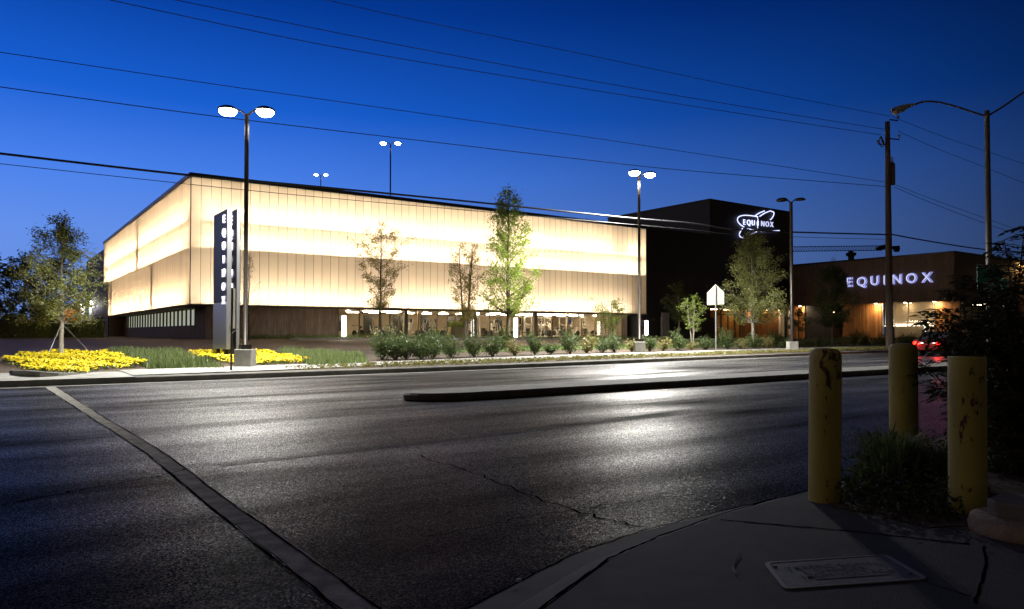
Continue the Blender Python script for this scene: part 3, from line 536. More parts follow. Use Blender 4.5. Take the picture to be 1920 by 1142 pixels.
# ------------------------------------------------------------------ the brown building
XB = 84.9; sc_ = onT(1790, 550, XB)[0]; zbt = onT(1790, 473, XB)[1]; zbs = onT(1755, 564, XB)[1]; GR = gz(85, 45)
br = thing('brown_building', (0, 0, 0), 'low brown panelled gym wing with lit EQUINOX lettering', 'building')
q = MB(); q.box(XB, XB+60, sc_, S0+16, zbs, zbt); obj('wall', q, M['brown_y'], br)
q = MB(); q.box(XB+.3, XB+60, sc_-.02, sc_, zbs, zbt); obj('wall', q, M['brown_x'], br)['label'] = 'street facing wall washed by a warm lamp'
q = MB(); q.box(XB-.08, XB+60, sc_-.1, S0+16, zbt, zbt+.16); obj('roof', q, M['cap'], br)
def yT(px): return onT(px, 600, XB+1.2)[0]
segs = [(1488, 1509, 'wood'), (1511, 1560, 'dark'), (1560, 1580, 'win'), (1580, 1653, 'wood'), (1655, 1751, 'curtain'), (1753, 1800, 'wood')]
for a, b, k in segs:
    y0, y1 = sorted((yT(a), yT(b)))
    if k == 'wood': q = MB(); q.box(XB+1.2, XB+1.5, y0, y1, 0, zbs); obj('timber_wall', q, M['warmwood_y'], br)
    elif k == 'dark': q = MB(); q.box(XB+1.25, XB+1.5, y0, y1, 0, zbs); obj('dark_panel', q, mat('blue grey panel', (.03, .035, .05), .5), br)
    elif k == 'win': q = MB(); q.box(XB+1.3, XB+1.4, y0, y1, 0, zbs); obj('window', q, M['glass_d'], br); q = MB(); q.box(XB+4, XB+4.2, y0-2, y1+2, 0, zbs); obj('interior_wall', q, M['inwall'], br)
    else:
        q = MB()
        for i in range(5): y = lerp(y0, y1, i/4); q.box(XB+1.2, XB+1.32, y-.05, y+.05, 0, zbs)
        f_ = obj('window', q, M['galv'], br)
        q = MB(); q.box(XB+1.25, XB+1.27, y0, y1, 0, zbs); obj('pane', q, M['glass'], f_)
        q = MB(); n = 70
        zc = lerp(GR, zbs, .42)
        for i in range(n):
            ya, yb = lerp(y0, y1, i/n), lerp(y0, y1, (i+1)/n); xa, xb = XB+1.75+.06*(i % 2), XB+1.75+.06*((i+1) % 2); q.quad((xa, ya, zc), (xb, yb, zc), (xb, yb, zbs), (xa, ya, zbs))
        obj('curtain', q, mat('pale curtain', (.62, .56, .46), .8), f_)
        q = MB(); q.box(XB+3.5, XB+3.6, y0-1, y1+1, 0, zbs); obj('interior_wall', q, mat('dim interior', (.025, .025, .025), .5, var=.4, vscale=2), br)
        arealight(br, (XB+1.45, (y0+y1)/2, zc-.05), .1, y1-y0, 60, (1, .9, .7), (R(180), 0, 0)); q = MB(); q.box(XB+1.42, XB+1.47, y0+.1, y1-.1, zc-.16, zc-.08); obj('light_strip', q, mat('strip light', (1, 1, 1), .4, emit=(1, .85, .6), es=4), br)
q = MB(); q.box(XB, XB+1.5, sc_, S0-.02, zbs-.05, zbs-.004); obj('soffit', q, M['brown_y'], br)
for px, e in ((1642, 130), (1697, 50), (1752, 100), (1500, 60)):
    y = onT(px, 567, XB+.6)[0]; q = MB(); q.lathe([(.14, 0), (.14, .04)], (XB+.6, y, zbs-.1), 12); obj('soffit_lamp', q, mat('downlight', (1, 1, 1), .4, emit=(1, .85, .6), es=25), br)
    arealight(br, (XB+.6, y, zbs-.12), .2, .2, e, (1, .68, .36), (0, R(-14), 0))
# street-facing glazing with bright room
q = MB(); xg0, xg1 = XB+1.5, XB+16
for i in range(9): x = lerp(xg0, xg1, i/8); q.box(x-.06, x+.06, sc_+.4, sc_+.5, 0, zbs)
f_ = obj('window', q, M['dark'], br); q = MB(); q.box(xg0, xg1, sc_+.44, sc_+.45, 0, zbs); obj('pane', q, M['glass'], f_)
q = MB(); q.box(xg0, xg1+40, sc_+7, sc_+7.2, 0, zbs); q.box(xg0-.02, xg0+.1, sc_+.6, sc_+7, 0, zbs); obj('interior_wall', q, M['inwall'], br)
q = MB(); q.box(XB+16, XB+60, sc_+.3, sc_+.5, 0, zbs); obj('timber_wall', q, M['warmwood'], br)
for i in range(4):
    x = XB+3+i*3.6; q = MB(); q.box(x, x+1.6, sc_+3, sc_+3.4, zbs-.14, zbs-.08); obj('ceiling_lamp', q, mat('room lamp', (1, 1, 1), .4, emit=(1, .8, .5), es=22), br)
tw_ = lerp(0, 1, .5); rr = ray(1912, 493); kk = sc_/rr[1]; xw, zw = rr[0]*kk, H+rr[2]*kk
q = MB(); q.box(xw-.9, xw+.9, sc_-.35, sc_-.2, zbt-.55, zbt-.35); obj('wall_lamp', q, M['wallwarm'], br); arealight(br, (xw, sc_-.5, zbt-.6), 2.2, .15, 260, (1, .6, .25), (R(-25), 0, 0))
# EQUINOX on the wing
wl = thing('wall_lettering', (XB-.25, 0, 0), 'row of seven lit metal letters reading EQUINOX on the brown wall', 'sign')
for ch, px, py in zip('EQUINOX', (1593, 1616, 1640, 1659, 1682, 1709, 1738), (530, 529, 527, 526, 524.5, 522.5, 521)):
    y, z = onT(px, py, XB-.2); hgt = 1.5
    L_ = text_mesh('letter', ch, hgt, .06, M['letter_d'], wl, frame((0, y, z), (0, -1, 0), (0, 0, 1)), .02)
    text_mesh('letter_glow', ch, hgt, .03, M['letter'], L_, frame((-.1, y, z), (0, -1, 0), (0, 0, 1)), -.022)
    text_mesh('back_glow', ch, hgt, .02, M['letter_halo'], L_, frame((.1, y, z), (0, -1, 0), (0, 0, 1)), .055)
# ------------------------------------------------------------------ totem sign
tx, ty = atD(429, 28); tg = gz(tx, ty)
tm = thing('totem_sign', (tx, ty, tg), 'tall dark twin blade totem sign reading EQUINOX downwards, in yellow flowers', 'sign')
zt2 = zD(391, 28)-tg; zm = 2.55-tg; zl = .72-tg
q = MB(); q.box(-.09, .09, 0, 2.05, zm, zt2); obj('sign_blade', q, M['dark'], tm); q = MB(); q.box(-.092, .092, 0, 2.05, zl, zm-.015); obj('steel_panel', q, M['steel'], tm)
q = MB(); q.box(-.06, .06, .3, .45, -.2, zl); q.box(-.06, .06, 1.5, 1.65, -.2, zl); q.box(.3, .36, .2, .32, -.2, zl-.3); obj('leg', q, M['dark'], tm)
q = MB(); q.box(.26, .4, -.02, 2.0, zl-.3, zt2+.02); obj('rear_blade', q, M['dark'], tm); q = MB(); q.box(.275, .385, -.034, -.02, zl-.3, zt2+.02); q.box(-.08, .08, -.014, 0, zl, zt2); obj('edge_trim', q, M['steel'], tm)
for i, ch in enumerate('EQUINOX'):
    z = zD(409+i*25.7, 28)-tg
    text_mesh('letter', ch, .44, .03, mat('totem letter', (.8, .8, 1), .4, emit=(.78, .78, 1), es=1.2) if i == 0 else bpy.data.materials['totem letter'], tm, frame((-.12, .38, z), (0, -1, 0), (0, 0, 1)), .0)
    text_mesh('letter', ch, .50, .02, mat('rear letter', (.8, .8, 1), .4, emit=(.5, .5, 1), es=.5) if i == 0 else bpy.data.materials['rear letter'], tm, frame((.235, .66, z), (0, -1, 0), (0, 0, 1)), .0)
# ------------------------------------------------------------------ lamps
def streetlamp(px, d, pytop, label, heads, energy, hd=.75, lit=True, base=True, group='parking lot lamps', sep=None, cone=75, bh=.6, gnd=None):
    x, y = atD(px, d); g = gz(x, y) if gnd is None else gnd; h = zD(pytop, d)-g
    o = thing('lot_lamp', (x, y, g), label, 'lamp', group)
    if base:
        q = MB(); q.box(-.28, .28, -.28, .28, -.2, bh); obj('concrete_base', q, M['conc'], o, bevel=.02, ); o.children[-1].rotation_euler.z = -R(35)
        q = MB(); q.box(-.17, .17, -.17, .17, bh, bh+.16); obj('base_cover', q, M['bronze'], o)
    q = MB(); q.tube([(0, 0, bh if base else 0), (0, 0, h-.12)], .075 if lit else .1, 8); obj('pole', q, M['bronze'], o, smooth=True)
    for ax, ay in heads:                     # direction in camera-free world axes
        L = math.hypot(ax, ay); ux, uy = ax/L, ay/L
        q = MB(); q.tube([(0, 0, h-.18), (ux*.2, uy*.2, h-.02), (ux*(hd-.28), uy*(hd-.28), h)], .035, 6); obj('arm', q, M['bronze'], o)
        q = MB(); q.lathe([(.05, .13), (.2, .11), (.33, .04), (.34, 0), (.3, -.02)], (ux*hd, uy*hd, h), 16); hdn = obj('lamp_head', q, M['bronze'], o, smooth=True)
        if lit:
            q = MB(); q.lathe([(.29, -.022), (.28, -.1), (.2, -.17), (.08, -.2)], (ux*hd, uy*hd, h), 16); obj('lens', q, M['lampw'], hdn)
            ld = bpy.data.lights.new('lamp_light', 'SPOT'); ld.energy = energy; ld.spot_size = R(cone*2); ld.spot_blend = .45; ld.shadow_soft_size = .16; ld.color = (1, .985, .93)
            lo = bpy.data.objects.new('lamp_light', ld); lo.location = (ux*hd, uy*hd, h-.26); link(lo, o)
    return o
cr_ = (math.sin(YAW), -math.cos(YAW))          # image-right direction on the ground
streetlamp(460, 24.8, 205, 'lit twin head lamp on a concrete base in the yellow flowers', [(-cr_[0]+.25, -cr_[1]-.3), cr_], 5600, .62, cone=71)
streetlamp(1199, 39.8, 325, 'lit twin head lamp standing in front of the right end of the lit screen', [(-cr_[0], -cr_[1]-.9), cr_], 15000, .6, cone=80)
streetlamp(731, 75, 266, 'lit twin head lamp rising behind the roof left of the middle', [(-cr_[0], -cr_[1]), cr_], 2500, .75, base=False)
streetlamp(600, 115, 326, 'small distant lit twin head lamp just above the roof', [(-cr_[0], -cr_[1]), cr_], 2500, .75, base=False)
streetlamp(1485, 45, 374, 'unlit three headed lamp in front of the black block', [(-cr_[0], -cr_[1]), cr_, (-.3, 1)], 0, .55, lit=False)
# cobra-head street light on the median
x, y = atD(1856, 30); cl = thing('street_light', (x, y, .16), 'tall unlit two arm street light on the median with a curved arm', 'street light')
zt3 = zD(205, 30)-.16
q = MB(); q.lathe([(.2, 0), (.2, .25), (.13, .3)], (0, 0, 0), 12); obj('base', q, M['oldsteel'], cl)
q = MB(); q.tube([(0, 0, .3), (0, 0, zt3)], [.125, .095], 12); obj('pole', q, M['oldsteel'], cl, smooth=True)
def cd(px, py, d=30): a, b = atD(px, d); return (a-x, b-y, zD(py, d)-.16)
q = MB(); q.tube(smooth([cd(1856, 216), (cd(1830, 208)), cd(1800, 198), cd(1765, 189), cd(1738, 188), cd(1718, 194)]), .04, 8); obj('arm', q, M['oldsteel'], cl, smooth=True)
q = MB(); q.tube(smooth([cd(1856, 216), cd(1890, 195), cd(1930, 168), cd(1965, 155), cd(1990, 160)]), .04, 8); obj('arm', q, M['oldsteel'], cl, smooth=True)
for s in (-1, 1):
    hp = [(1720, 193, .05), (1708, 196, .09), (1696, 201, .15), (1684, 205, .16), (1675, 205, .07)] if s < 0 else [(1990, 160, .05), (2002, 163, .12), (2020, 166, .15), (2034, 168, .06)]
    q = MB(); q.tube([cd(a, b) for a, b, r in hp], [r for a, b, r in hp], 10); h_ = obj('lamp_head', q, mat('cobra housing', (.45, .45, .42), .5), cl, smooth=True)
    a, b, r = hp[-2]; c0 = cd(a, b+2); q = MB(); q.lathe([(.14, 0), (.12, -.09), (.05, -.14)], c0, 12); obj('lens', q, mat('lamp bowl', (.6, .6, .62), .15), h_, smooth=True)
# ------------------------------------------------------------------ glowing light columns near the shop front
def place(name, x, y, label, cat, group=None, rz=0, g=None): return thing(name, (x, y, gz(x, y) if g is None else g), label, cat, group, rz)
for px, s, y0, y1, lbl, ph in ((645, 53.3, 592, 631, 'glowing light column left of the shop windows', 45), (967, 54.5, 596, 633, 'glowing light column before the middle shop windows', 45), (1212, 54.5, 601, 629, 'glowing light column before the dark right wall', 25)):
    t, z1 = onS(px, y0, s); z0 = onS(px, y1, s)[1]; g = gz(t, s); o = place('light_column', t, s, lbl, 'lamp', 'glowing light columns')
    q = MB(); q.lathe([(.05, 0), (.17, .05), (.17, z1-z0-.05), (.1, z1-z0)], (0, 0, z0-g), 14); obj('diffuser', q, M['bol'], o, smooth=True)
    q = MB(); q.tube([(0, 0, -.05), (0, 0, z0-g)], .03, 8); q.lathe([(.12, 0), (.12, .04)]); obj('stem', q, M['galv'], o)
# ------------------------------------------------------------------ utility pole and wires
ux, uy = atD(1668, 51); ug = gz(ux, uy); up = place('utility_pole', ux, uy, 'tall wooden utility pole with a transformer can, before the brown wing', 'pole')
UD = 51
def ud(px, py): a, b = atD(px, UD); return (a-ux, b-uy, zD(py, UD)-ug)
q = MB(); q.tube([(0, 0, -.3), (0, 0, 7), (0, 0, zD(226, UD)-ug)], [.25, .21, .155], 12); obj('shaft', q, M['polewood'], up, smooth=True)
q = MB(); q.lathe([(.02, -.02), (.19, 0), (.2, .1), (.2, 1.45), (.1, 1.6)], (.38, -.1, zD(345, UD)-ug), 14); tf = obj('transformer', q, mat('transformer grey', (.10, .10, .10), .5), up, smooth=True)
q = MB()
for dx in (-.08, .1): q.tube([(.38+dx, -.1, zD(345, UD)-ug+1.5), (.38+dx, -.1, zD(345, UD)-ug+2.0)], [.05, .03], 6)
obj('bushing', q, M['galv'], tf)
for py, pa, pb in ((222, 1672, 1688), (258, 1672, 1690), (268, 1650, 1666), (437, 1664, 1676)):
    q = MB(); q.tube([ud(pa, py), ud(pb, py+2)], .045, 6); br_ = obj('bracket', q, M['dark'], up)
    e_ = ud(pb if pa > 1668 else pa, py-2); q = MB(); q.lathe([(.07, 0), (.1, .06), (.06, .1), (.1, .16), (.04, .2)], e_, 8); obj('insulator', q, M['conc_d'], br_)
q = MB(); q.tube([ud(1655, 254), ud(1661, 270)], .07, 6); q.tube(smooth([ud(1655, 254), ud(1652, 263), ud(1655, 272), ud(1660, 272), ud(1661, 262)]), .03, 5); obj('cutout_fuse', q, M['dark'], up)
def vplane(px, py, A, B):                   # ray meets the vertical plane through A and B
    r = ray(px, py); d = (B[0]-A[0], B[1]-A[1]); n = (-d[1], d[0]); k = (A[0]*n[0]+A[1]*n[1])/(r[0]*n[0]+r[1]*n[1]); return (r[0]*k, r[1]*k, H+r[2]*k)
WL = [([(560, -12), (800, 42), (1100, 103), (1400, 166), (1669, 218)], .016, 'thin top power line running left from the pole tip'), ([(290, -8), (700, 75), (1100, 150), (1400, 201), (1661, 243)], .018, 'second power line from the top, running left from the pole'),
      ([(160, -10), (600, 83), (1000, 151), (1400, 215), (1652, 253)], .018, 'third power line from the top, ending at the fuse bracket'), ([(-60, 90), (0, 98), (416, 160), (560, 180), (1100, 257), (1300, 287), (1663, 342)], .017, 'upper of the two middle power lines crossing the sky'),
      ([(-60, 154), (0, 163), (340, 210), (560, 237), (800, 265), (1100, 300), (1300, 321), (1663, 350)], .02, 'lower of the two middle power lines crossing the sky'), ([(-60, 281), (0, 288), (340, 327), (560, 347), (850, 375), (1152, 406), (1300, 419), (1400, 432), (1663, 440)], .05, 'thick telephone cable crossing the lit screen top'),
      ([(-60, 301), (0, 307), (322, 342), (560, 366), (850, 392), (1152, 418), (1300, 431), (1400, 441), (1663, 449)], .015, 'thin wire hanging just below the thick cable')]
Bp = (0.3, 34.0)
for P, r, lbl in WL:
    q = MB(); q.tube(smooth([vplane(a, b, (ux, uy), Bp) for a, b in P], 8), r, 5); tag(obj('overhead_wire', q, M['wire']), lbl, 'cable', 'overhead wires')
WR = [([(1671, 218), (1760, 253), (1850, 284), (1990, 330)], .016, 'thin top wire running right from the pole tip'), ([(1684, 246), (1760, 280), (1850, 315), (1990, 372)], .016, 'second wire running right from the pole bracket'), ([(1680, 347), (1760, 378), (1850, 410), (1901, 428), (1990, 455)], .016, 'paired wire leaving the transformer to the right, upper one'),
      ([(1677, 351), (1760, 386), (1850, 420), (1898, 436), (1990, 466)], .018, 'paired wire leaving the transformer to the right, lower one'), ([(1674, 440), (1740, 452), (1830, 466), (1890, 471), (1990, 478)], .05, 'thick cable running right from the pole above the brown wing')]
for P, r, lbl in WR:
    q = MB(); q.tube(smooth([vplane(a, b, (ux, uy), (ux+20, uy+.6)) for a, b in P], 8), r, 5); tag(obj('overhead_wire', q, M['wire']), lbl, 'cable', 'overhead wires')
# ------------------------------------------------------------------ signs
# back of a school-crossing style five sided sign
x, y = atD(1342, 41); o = place('road_sign', x, y, 'pale five sided road sign seen from behind on a steel post by the kerb', 'sign'); o.rotation_euler.z = -(R(90)-YAW)-R(16)
def zz(py, d=41): return zD(py, d)-gz(x, y)
q = MB(); q.box(-.03, .03, -.08, -.04, -.1, zz(535)); obj('post', q, M['galv'], o)
a = 15.5*41/F; q = MB(); q.extr([(-a, zz(572)), (a, zz(571)), (a, zz(548)), (0, zz(533)), (-a, zz(549))], 'y', -.035, -.02); obj('plate', q, M['signback'], o)
# edge-on sign post left of the totem
x, y = atD(434, 22.6); o = place('kerb_sign', x, y, 'thin brown sign post seen edge on beside the totem, at the kerb', 'sign')
h0 = zD(540, 22.6)-gz(x, y); q = MB(); q.tube([(0, 0, -.1), (.02, .03, h0)], .032, 6); obj('post', q, mat('rusty post', (.06, .04, .025), .8), o)
q = MB(); q.box(-.0, .012, -.02, .3, h0-1.25, h0); ob_ = obj('plate', q, M['signback'], o); ob_.location = (.04, 0, 0); ob_.rotation_euler.z = -.45
q = MB(); q.tube([(0, 0, 1.15), (.16, -.1, 1.3)], .015, 5); q.tube([(0, 0, 1.0), (-.05, .02, 1.4)], .012, 5); obj('twig', q, M['bark_l'], o)
for px, s, y0, yb, lbl in ((1068, 52.6, 596, 637, 'blue and white parking sign before the shop windows, in front of the red seat'), (1157, 52.6, 598, 636, 'blue and white parking sign beside the little green tree'), (1206, 52.6, 600, 638, 'blue and white parking sign next to the right light column')):
    t, z1 = onS(px, y0, s); g = gz(t, s); o = place('parking_sign', t, s, lbl, 'sign', 'parking signs'); o.rotation_euler.z = -R(25)
    q = MB(); q.tube([(0, .02, 0), (0, .02, z1-g)], .03, 6); obj('post', q, M['signback'], o)
    q = MB(); q.box(-.17, .17, -.03, -.01, z1-g-.6, z1-g); pl = obj('plate', q, mat('pale sign face', (.62, .68, .75), .5), o); q = MB(); q.box(-.12, .12, -.036, -.031, z1-g-.5, z1-g-.22); bpn = obj('blue_panel', q, M['blue_p'], pl)
    q = MB(); q.lathe([(.022, 0), (.022, .004)], (0, 0, 0), 8)
    q = MB(); q.tube([(-.01, -.04, z1-g-.26), (-.01, -.04, z1-g-.36), (.04, -.04, z1-g-.37), (.06, -.04, z1-g-.45)], .012, 5); q.tube([(.02+.06*math.cos(a*.5), -.04, z1-g-.41+.06*math.sin(a*.5)) for a in range(5, 13)], .009, 5); obj('wheelchair_symbol', q, M['white_p'], bpn)
# green signs half hidden by the bush (posts on the median)
dg_ = 26.0; x, y = atD(1853, dg_); o = thing('green_sign', (x, y, .16), 'tall green sign with white letters SIGNAL half hidden by the bush', 'sign'); o.rotation_euler.z = -(R(90)-YAW)
def gs(px, py): return ((px-1853)*dg_/F, zD(py, dg_)-.16)
q = MB(); q.tube([(0, .03, -.1), (0, .03, gs(0, 495)[1])], .03, 6); obj('post', q, M['galv'], o)
a, b = gs(1833, 552), gs(1877, 496); q = MB(); q.box(a[0], b[0], -.01, .0, a[1], b[1]); pl = obj('plate', q, M['green_s'], o)
q = MB(); w_ = .02
for e in ((a[0], b[0], a[1], a[1]+w_), (a[0], b[0], b[1]-w_, b[1]), (a[0], a[0]+w_, a[1], b[1]), (b[0]-w_, b[0], a[1], b[1])): q.box(e[0], e[1], -.014, -.0105, e[2], e[3])
obj('border', q, M['white_p'], pl)
cx = (a[0]+b[0])/2
for s_, py, sz in (('WAIT', 503, .19), ('FOR', 515, .17), ('NEW', 533, .17), ('SIGNAL', 544, .19)):
    if s_ in ('FOR',): continue
    text_mesh('lettering', s_, sz, .002, M['white_p'], pl, frame((cx, -.014, gs(0, py)[1]), (1, 0, 0), (0, 0, 1)), .004)
x, y = atD(1884, 27); o = thing('green_sign', (x, y, .16), 'smaller green sign behind the tall green one, mostly hidden by leaves', 'sign'); o.rotation_euler.z = -(R(90)-YAW)
q = MB(); q.tube([(0, .03, -.1), (0, .03, zD(522, 27)-.16)], .03, 6); obj('post', q, M['galv'], o); q = MB(); q.box(-.1, .14, -.01, 0, zD(548, 27)-.16, zD(523, 27)-.16); pl = obj('plate', q, M['green_s'], o)
q = MB(); q.box(.115, .14, -.014, -.0105, zD(548, 27)-.16, zD(523, 27)-.16); obj('border', q, M['white_p'], pl)
# ------------------------------------------------------------------ tower crane far behind
DC = 420
def cr3(px, py): a_, b_ = atD(px, DC); return Vector((a_, b_, zD(py, DC)))
c0 = cr3(1597, 640); tcn = thing('tower_crane', (c0.x, c0.y, 1.0), 'distant dark tower crane with a level lattice jib behind the brown wing', 'crane')
def rel(v): return v-Vector((c0.x, c0.y, 1.0))
q = MB(); jx = Vector((cr_[0], cr_[1], 0)); pm = F/DC
top_, bot = [], []
n = 44
for i in range(n+1):
    px = lerp(1440, 1655, i/n); bot.append(rel(cr3(px, 471-(px-1490)*.012))); 
    if i < n: top_.append(rel(cr3(px+2.4, 462.5-(px-1490)*.012)))
q.tube([bot[0], bot[-1]], .22, 4); q.tube([top_[0], top_[-1]], .22, 4)
for i in range(n): q.tube([bot[i], top_[i]], .13, 3); q.tube([top_[i], bot[i+1]], .13, 3)
obj('jib', q, M['crane'], tcn)
q = MB(); a_ = rel(cr3(1644, 466)); b_ = rel(cr3(1688, 463)); q.tube([a_, b_], .9, 4); q.tube([rel(cr3(1650, 464)), rel(cr3(1668, 461))], 1.2, 4); obj('counter_jib', q, M['crane'], tcn)
q = MB(); q.tube([rel(cr3(1678, 467)), rel(cr3(1687, 467))], 1.6, 4); obj('counterweight', q, M['crane'], tcn)
q = MB(); q.tube([rel(cr3(1597, 486)), rel(cr3(1597, 478)), rel(cr3(1596, 470))], [1.5, 2.0, 1.2], 8); q.tube([rel(cr3(1588, 477)), rel(cr3(1606, 476))], 1.0, 4); obj('cab', q, M['crane'], tcn)
q = MB(); q.box(-1.2, 1.2, -1.2, 1.2, 0, rel(cr3(1597, 480)).z); obj('mast', q, M['crane'], tcn)
# ------------------------------------------------------------------ trees
def leaf(mb, c, size, rnd):
    a = Vector((rnd.gauss(0, 1), rnd.gauss(0, 1), rnd.gauss(0, .7))).normalized(); b = a.cross(Vector((rnd.gauss(0, 1), rnd.gauss(0, 1), rnd.gauss(0, 1)))).normalized()
    l = size*rnd.uniform(.7, 1.3); w_ = l*rnd.uniform(.35, .5); c = Vector(c)
    mb.quad(c-a*l*.5, c+b*w_*.5, c+a*l*.5, c-b*w_*.5)
def tree(px, d, ytop, wpx, ycrown, label, lf, nl, leaf_s=.14, shape='oval', nlimb=26, bark='bark', seed=1, stems=1, group=None, lean=0, name='tree', g=None, stakes=False, tr=None, dens=1.0):
    rnd = random.Random(seed); x, y = atD(px, d); g = gz(x, y) if g is None else g
    h = zD(ytop, d)-g; cw = wpx*d/F/2; hc = zD(ycrown, d)-g
    o = thing(name, (x, y, g), label, 'tree', group)
    tk = MB(); lv = MB(); r0 = tr or .012*h+.02
    def env(f):
        if shape == 'tall': return cw*pw(f, [(0, .55), (.12, .95), (.3, 1), (.5, .72), (.75, .62), (.9, .4), (1, .12)])
        #                             # crown half width at relative height f
        if shape == 'oval': return cw*max(.08, math.sin(math.pi*min(1, .12+f*.86))**.8)
        if shape == 'cone': return cw*max(.06, (1-f)**.75*min(1, .45+f*3))
        if shape == 'vase': return cw*max(.1, min(1, .25+f*1.2)*(1-max(0, f-.75)*2.2))
        if shape == 'round': return cw*max(.1, math.sin(math.pi*min(1, .2+f*.78)))
        return cw
    mains = []
    for k in range(stems):
        th = 2*math.pi*k/stems+rnd.random(); sp = 0 if stems == 1 else cw*.35
        P = []
        for i in range(9):
            f = i/8; P.append(Vector((lean*f+sp*math.cos(th)*f**.8+rnd.gauss(0, .03)*h*.12*(i > 0), sp*math.sin(th)*f**.8+rnd.gauss(0, .03)*h*.12*(i > 0), h*.96*f)))
        tk.tube([P[0]-Vector((0, 0, .2))]+P[1:], [r0*(1-i/9)**.9/(1 if stems == 1 else 1.3)+.012 for i in range(9)], 7); mains.append(P)
    def along(P, f): i = min(int(f*(len(P)-1)), len(P)-2); return P[i].lerp(P[i+1], f*(len(P)-1)-i)
    twigs = []
    for k in range(nlimb*stems):
        P = mains[k % stems]; f = (k+rnd.random())/(nlimb*stems); th = k*2.4+rnd.gauss(0, .4)
        zt_ = hc+(h-hc)*f; f0 = max(hc*.92/h if stems == 1 else .2, (zt_-(h-hc)*.16-cw*.25)/h); st = along(P, min(.97, f0/.96))
        rad = env(f)*rnd.uniform(.62, 1.06); e = Vector((lean*f+math.cos(th)*rad, math.sin(th)*rad, zt_+rnd.gauss(0, .12)))
        mid = st.lerp(e, .5)+Vector((rnd.gauss(0, .08), rnd.gauss(0, .08), rnd.uniform(-.12, .02)*rad)); L_ = [st, mid, e]
        rl = r0*.32*(1-f*.6); tk.tube(L_, [rl, rl*.6, .006], 5, False); twigs.append(L_)
        for j in range(5):
            u = rnd.uniform(.3, .97); s_ = st.lerp(mid, u*2) if u < .5 else mid.lerp(e, u*2-1); dr = Vector((rnd.gauss(0, 1), rnd.gauss(0, 1), rnd.uniform(-.2, 1.0))).normalized()*rad*rnd.uniform(.2, .42)
            q_ = s_+dr; q_ += (e-st).normalized()*rad*.12; tk.tube([s_, s_.lerp(q_, .5)+Vector((0, 0, rnd.gauss(0, .03))), q_], [rl*.35, rl*.25, .004], 4, False); twigs.append([s_, s_.lerp(q_, .5), q_])
    clump = [rnd.uniform(.15, 1.6)**1.5 for _ in twigs]; tot = sum(clump)
    for T_, c_ in zip(twigs, clump):
        for j in range(int(nl*c_/tot+.5)):
            u = rnd.uniform(.25, 1.05)**.8; b_ = T_[0].lerp(T_[2], u) if u > .5 else T_[0].lerp(T_[1], u*2); sp_ = .055+.045*cw
            leaf(lv, b_+Vector((rnd.gauss(0, sp_), rnd.gauss(0, sp_), rnd.gauss(0, sp_*.8))), leaf_s, rnd)
    obj('trunk', tk, M[bark], o, smooth=True); obj('crown', lv, M[lf], o)
    if stakes:
        for a in (0, 2.1, 4.2):
            q = MB(); q.tube([(math.cos(a)*1.1, math.sin(a)*1.1, 0), (0, 0, hc*.9)], .006, 4); obj('guy_wire', q, M['galv'], o)
    return o
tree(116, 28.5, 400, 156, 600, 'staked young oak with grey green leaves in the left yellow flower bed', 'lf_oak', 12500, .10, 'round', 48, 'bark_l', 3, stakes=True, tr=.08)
tree(466, 50, 470, 52, 625, 'thin nearly bare young tree behind the left lamp pole', 'lf_brown', 700, .10, 'oval', 22, 'bark', 5, group='street trees', tr=.05)
tree(714, 53, 420, 100, 575, 'slender tree with brownish leaves before the left part of the screen', 'lf_brown', 6500, .12, 'vase', 34, 'bark', 8, tr=.09)
tree(874, 53, 458, 84, 602, 'multi stemmed sparse tree next to the tall green tree', 'lf_brown', 4600, .13, 'vase', 16, 'bark', 13, stems=3, tr=.09)
tree(953, 42.5, 350, 138, 585, 'tallest bright green tree in front of the middle of the screen', 'lf_green', 9500, .15, 'tall', 52, 'bark', 21, tr=.12)
tree(1141, 55, 562, 78, 612, 'small spreading green tree before the right shop windows', 'lf_lime', 1500, .15, 'vase', 8, 'bark', 31, stems=3, tr=.05)
tree(1299, 48, 556, 62, 612, 'small lime green multi stem tree before the black wall', 'lf_lime', 1100, .15, 'vase', 8, 'bark_l', 33, stems=3, tr=.06)
tree(1273, 62, 528, 70, 600, 'dim dark tree against the black wall behind the lime tree', 'lf_dark', 3500, .14, 'oval', 24, 'bark', 35, tr=.07)
tree(1411, 50, 432, 138, 602, 'large pale green tree before the timber entrance', 'lf_oak', 17000, .125, 'tall', 56, 'bark_l', 41, tr=.11)
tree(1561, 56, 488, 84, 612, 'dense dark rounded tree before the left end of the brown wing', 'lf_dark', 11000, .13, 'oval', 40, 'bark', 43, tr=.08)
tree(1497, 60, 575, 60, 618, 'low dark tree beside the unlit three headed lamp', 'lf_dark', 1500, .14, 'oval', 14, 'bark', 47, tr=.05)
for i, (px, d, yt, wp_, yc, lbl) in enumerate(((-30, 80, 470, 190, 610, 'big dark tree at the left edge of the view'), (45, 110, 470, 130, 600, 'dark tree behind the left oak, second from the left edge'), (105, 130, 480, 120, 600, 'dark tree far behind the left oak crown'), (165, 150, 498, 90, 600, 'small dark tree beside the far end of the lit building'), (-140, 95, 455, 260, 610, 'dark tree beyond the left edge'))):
    tree(px, d, yt, wp_, yc, lbl, 'lf_dark', 6000, .42, 'round', 34, 'bark', 60+i, group='dark background trees', g=.9)
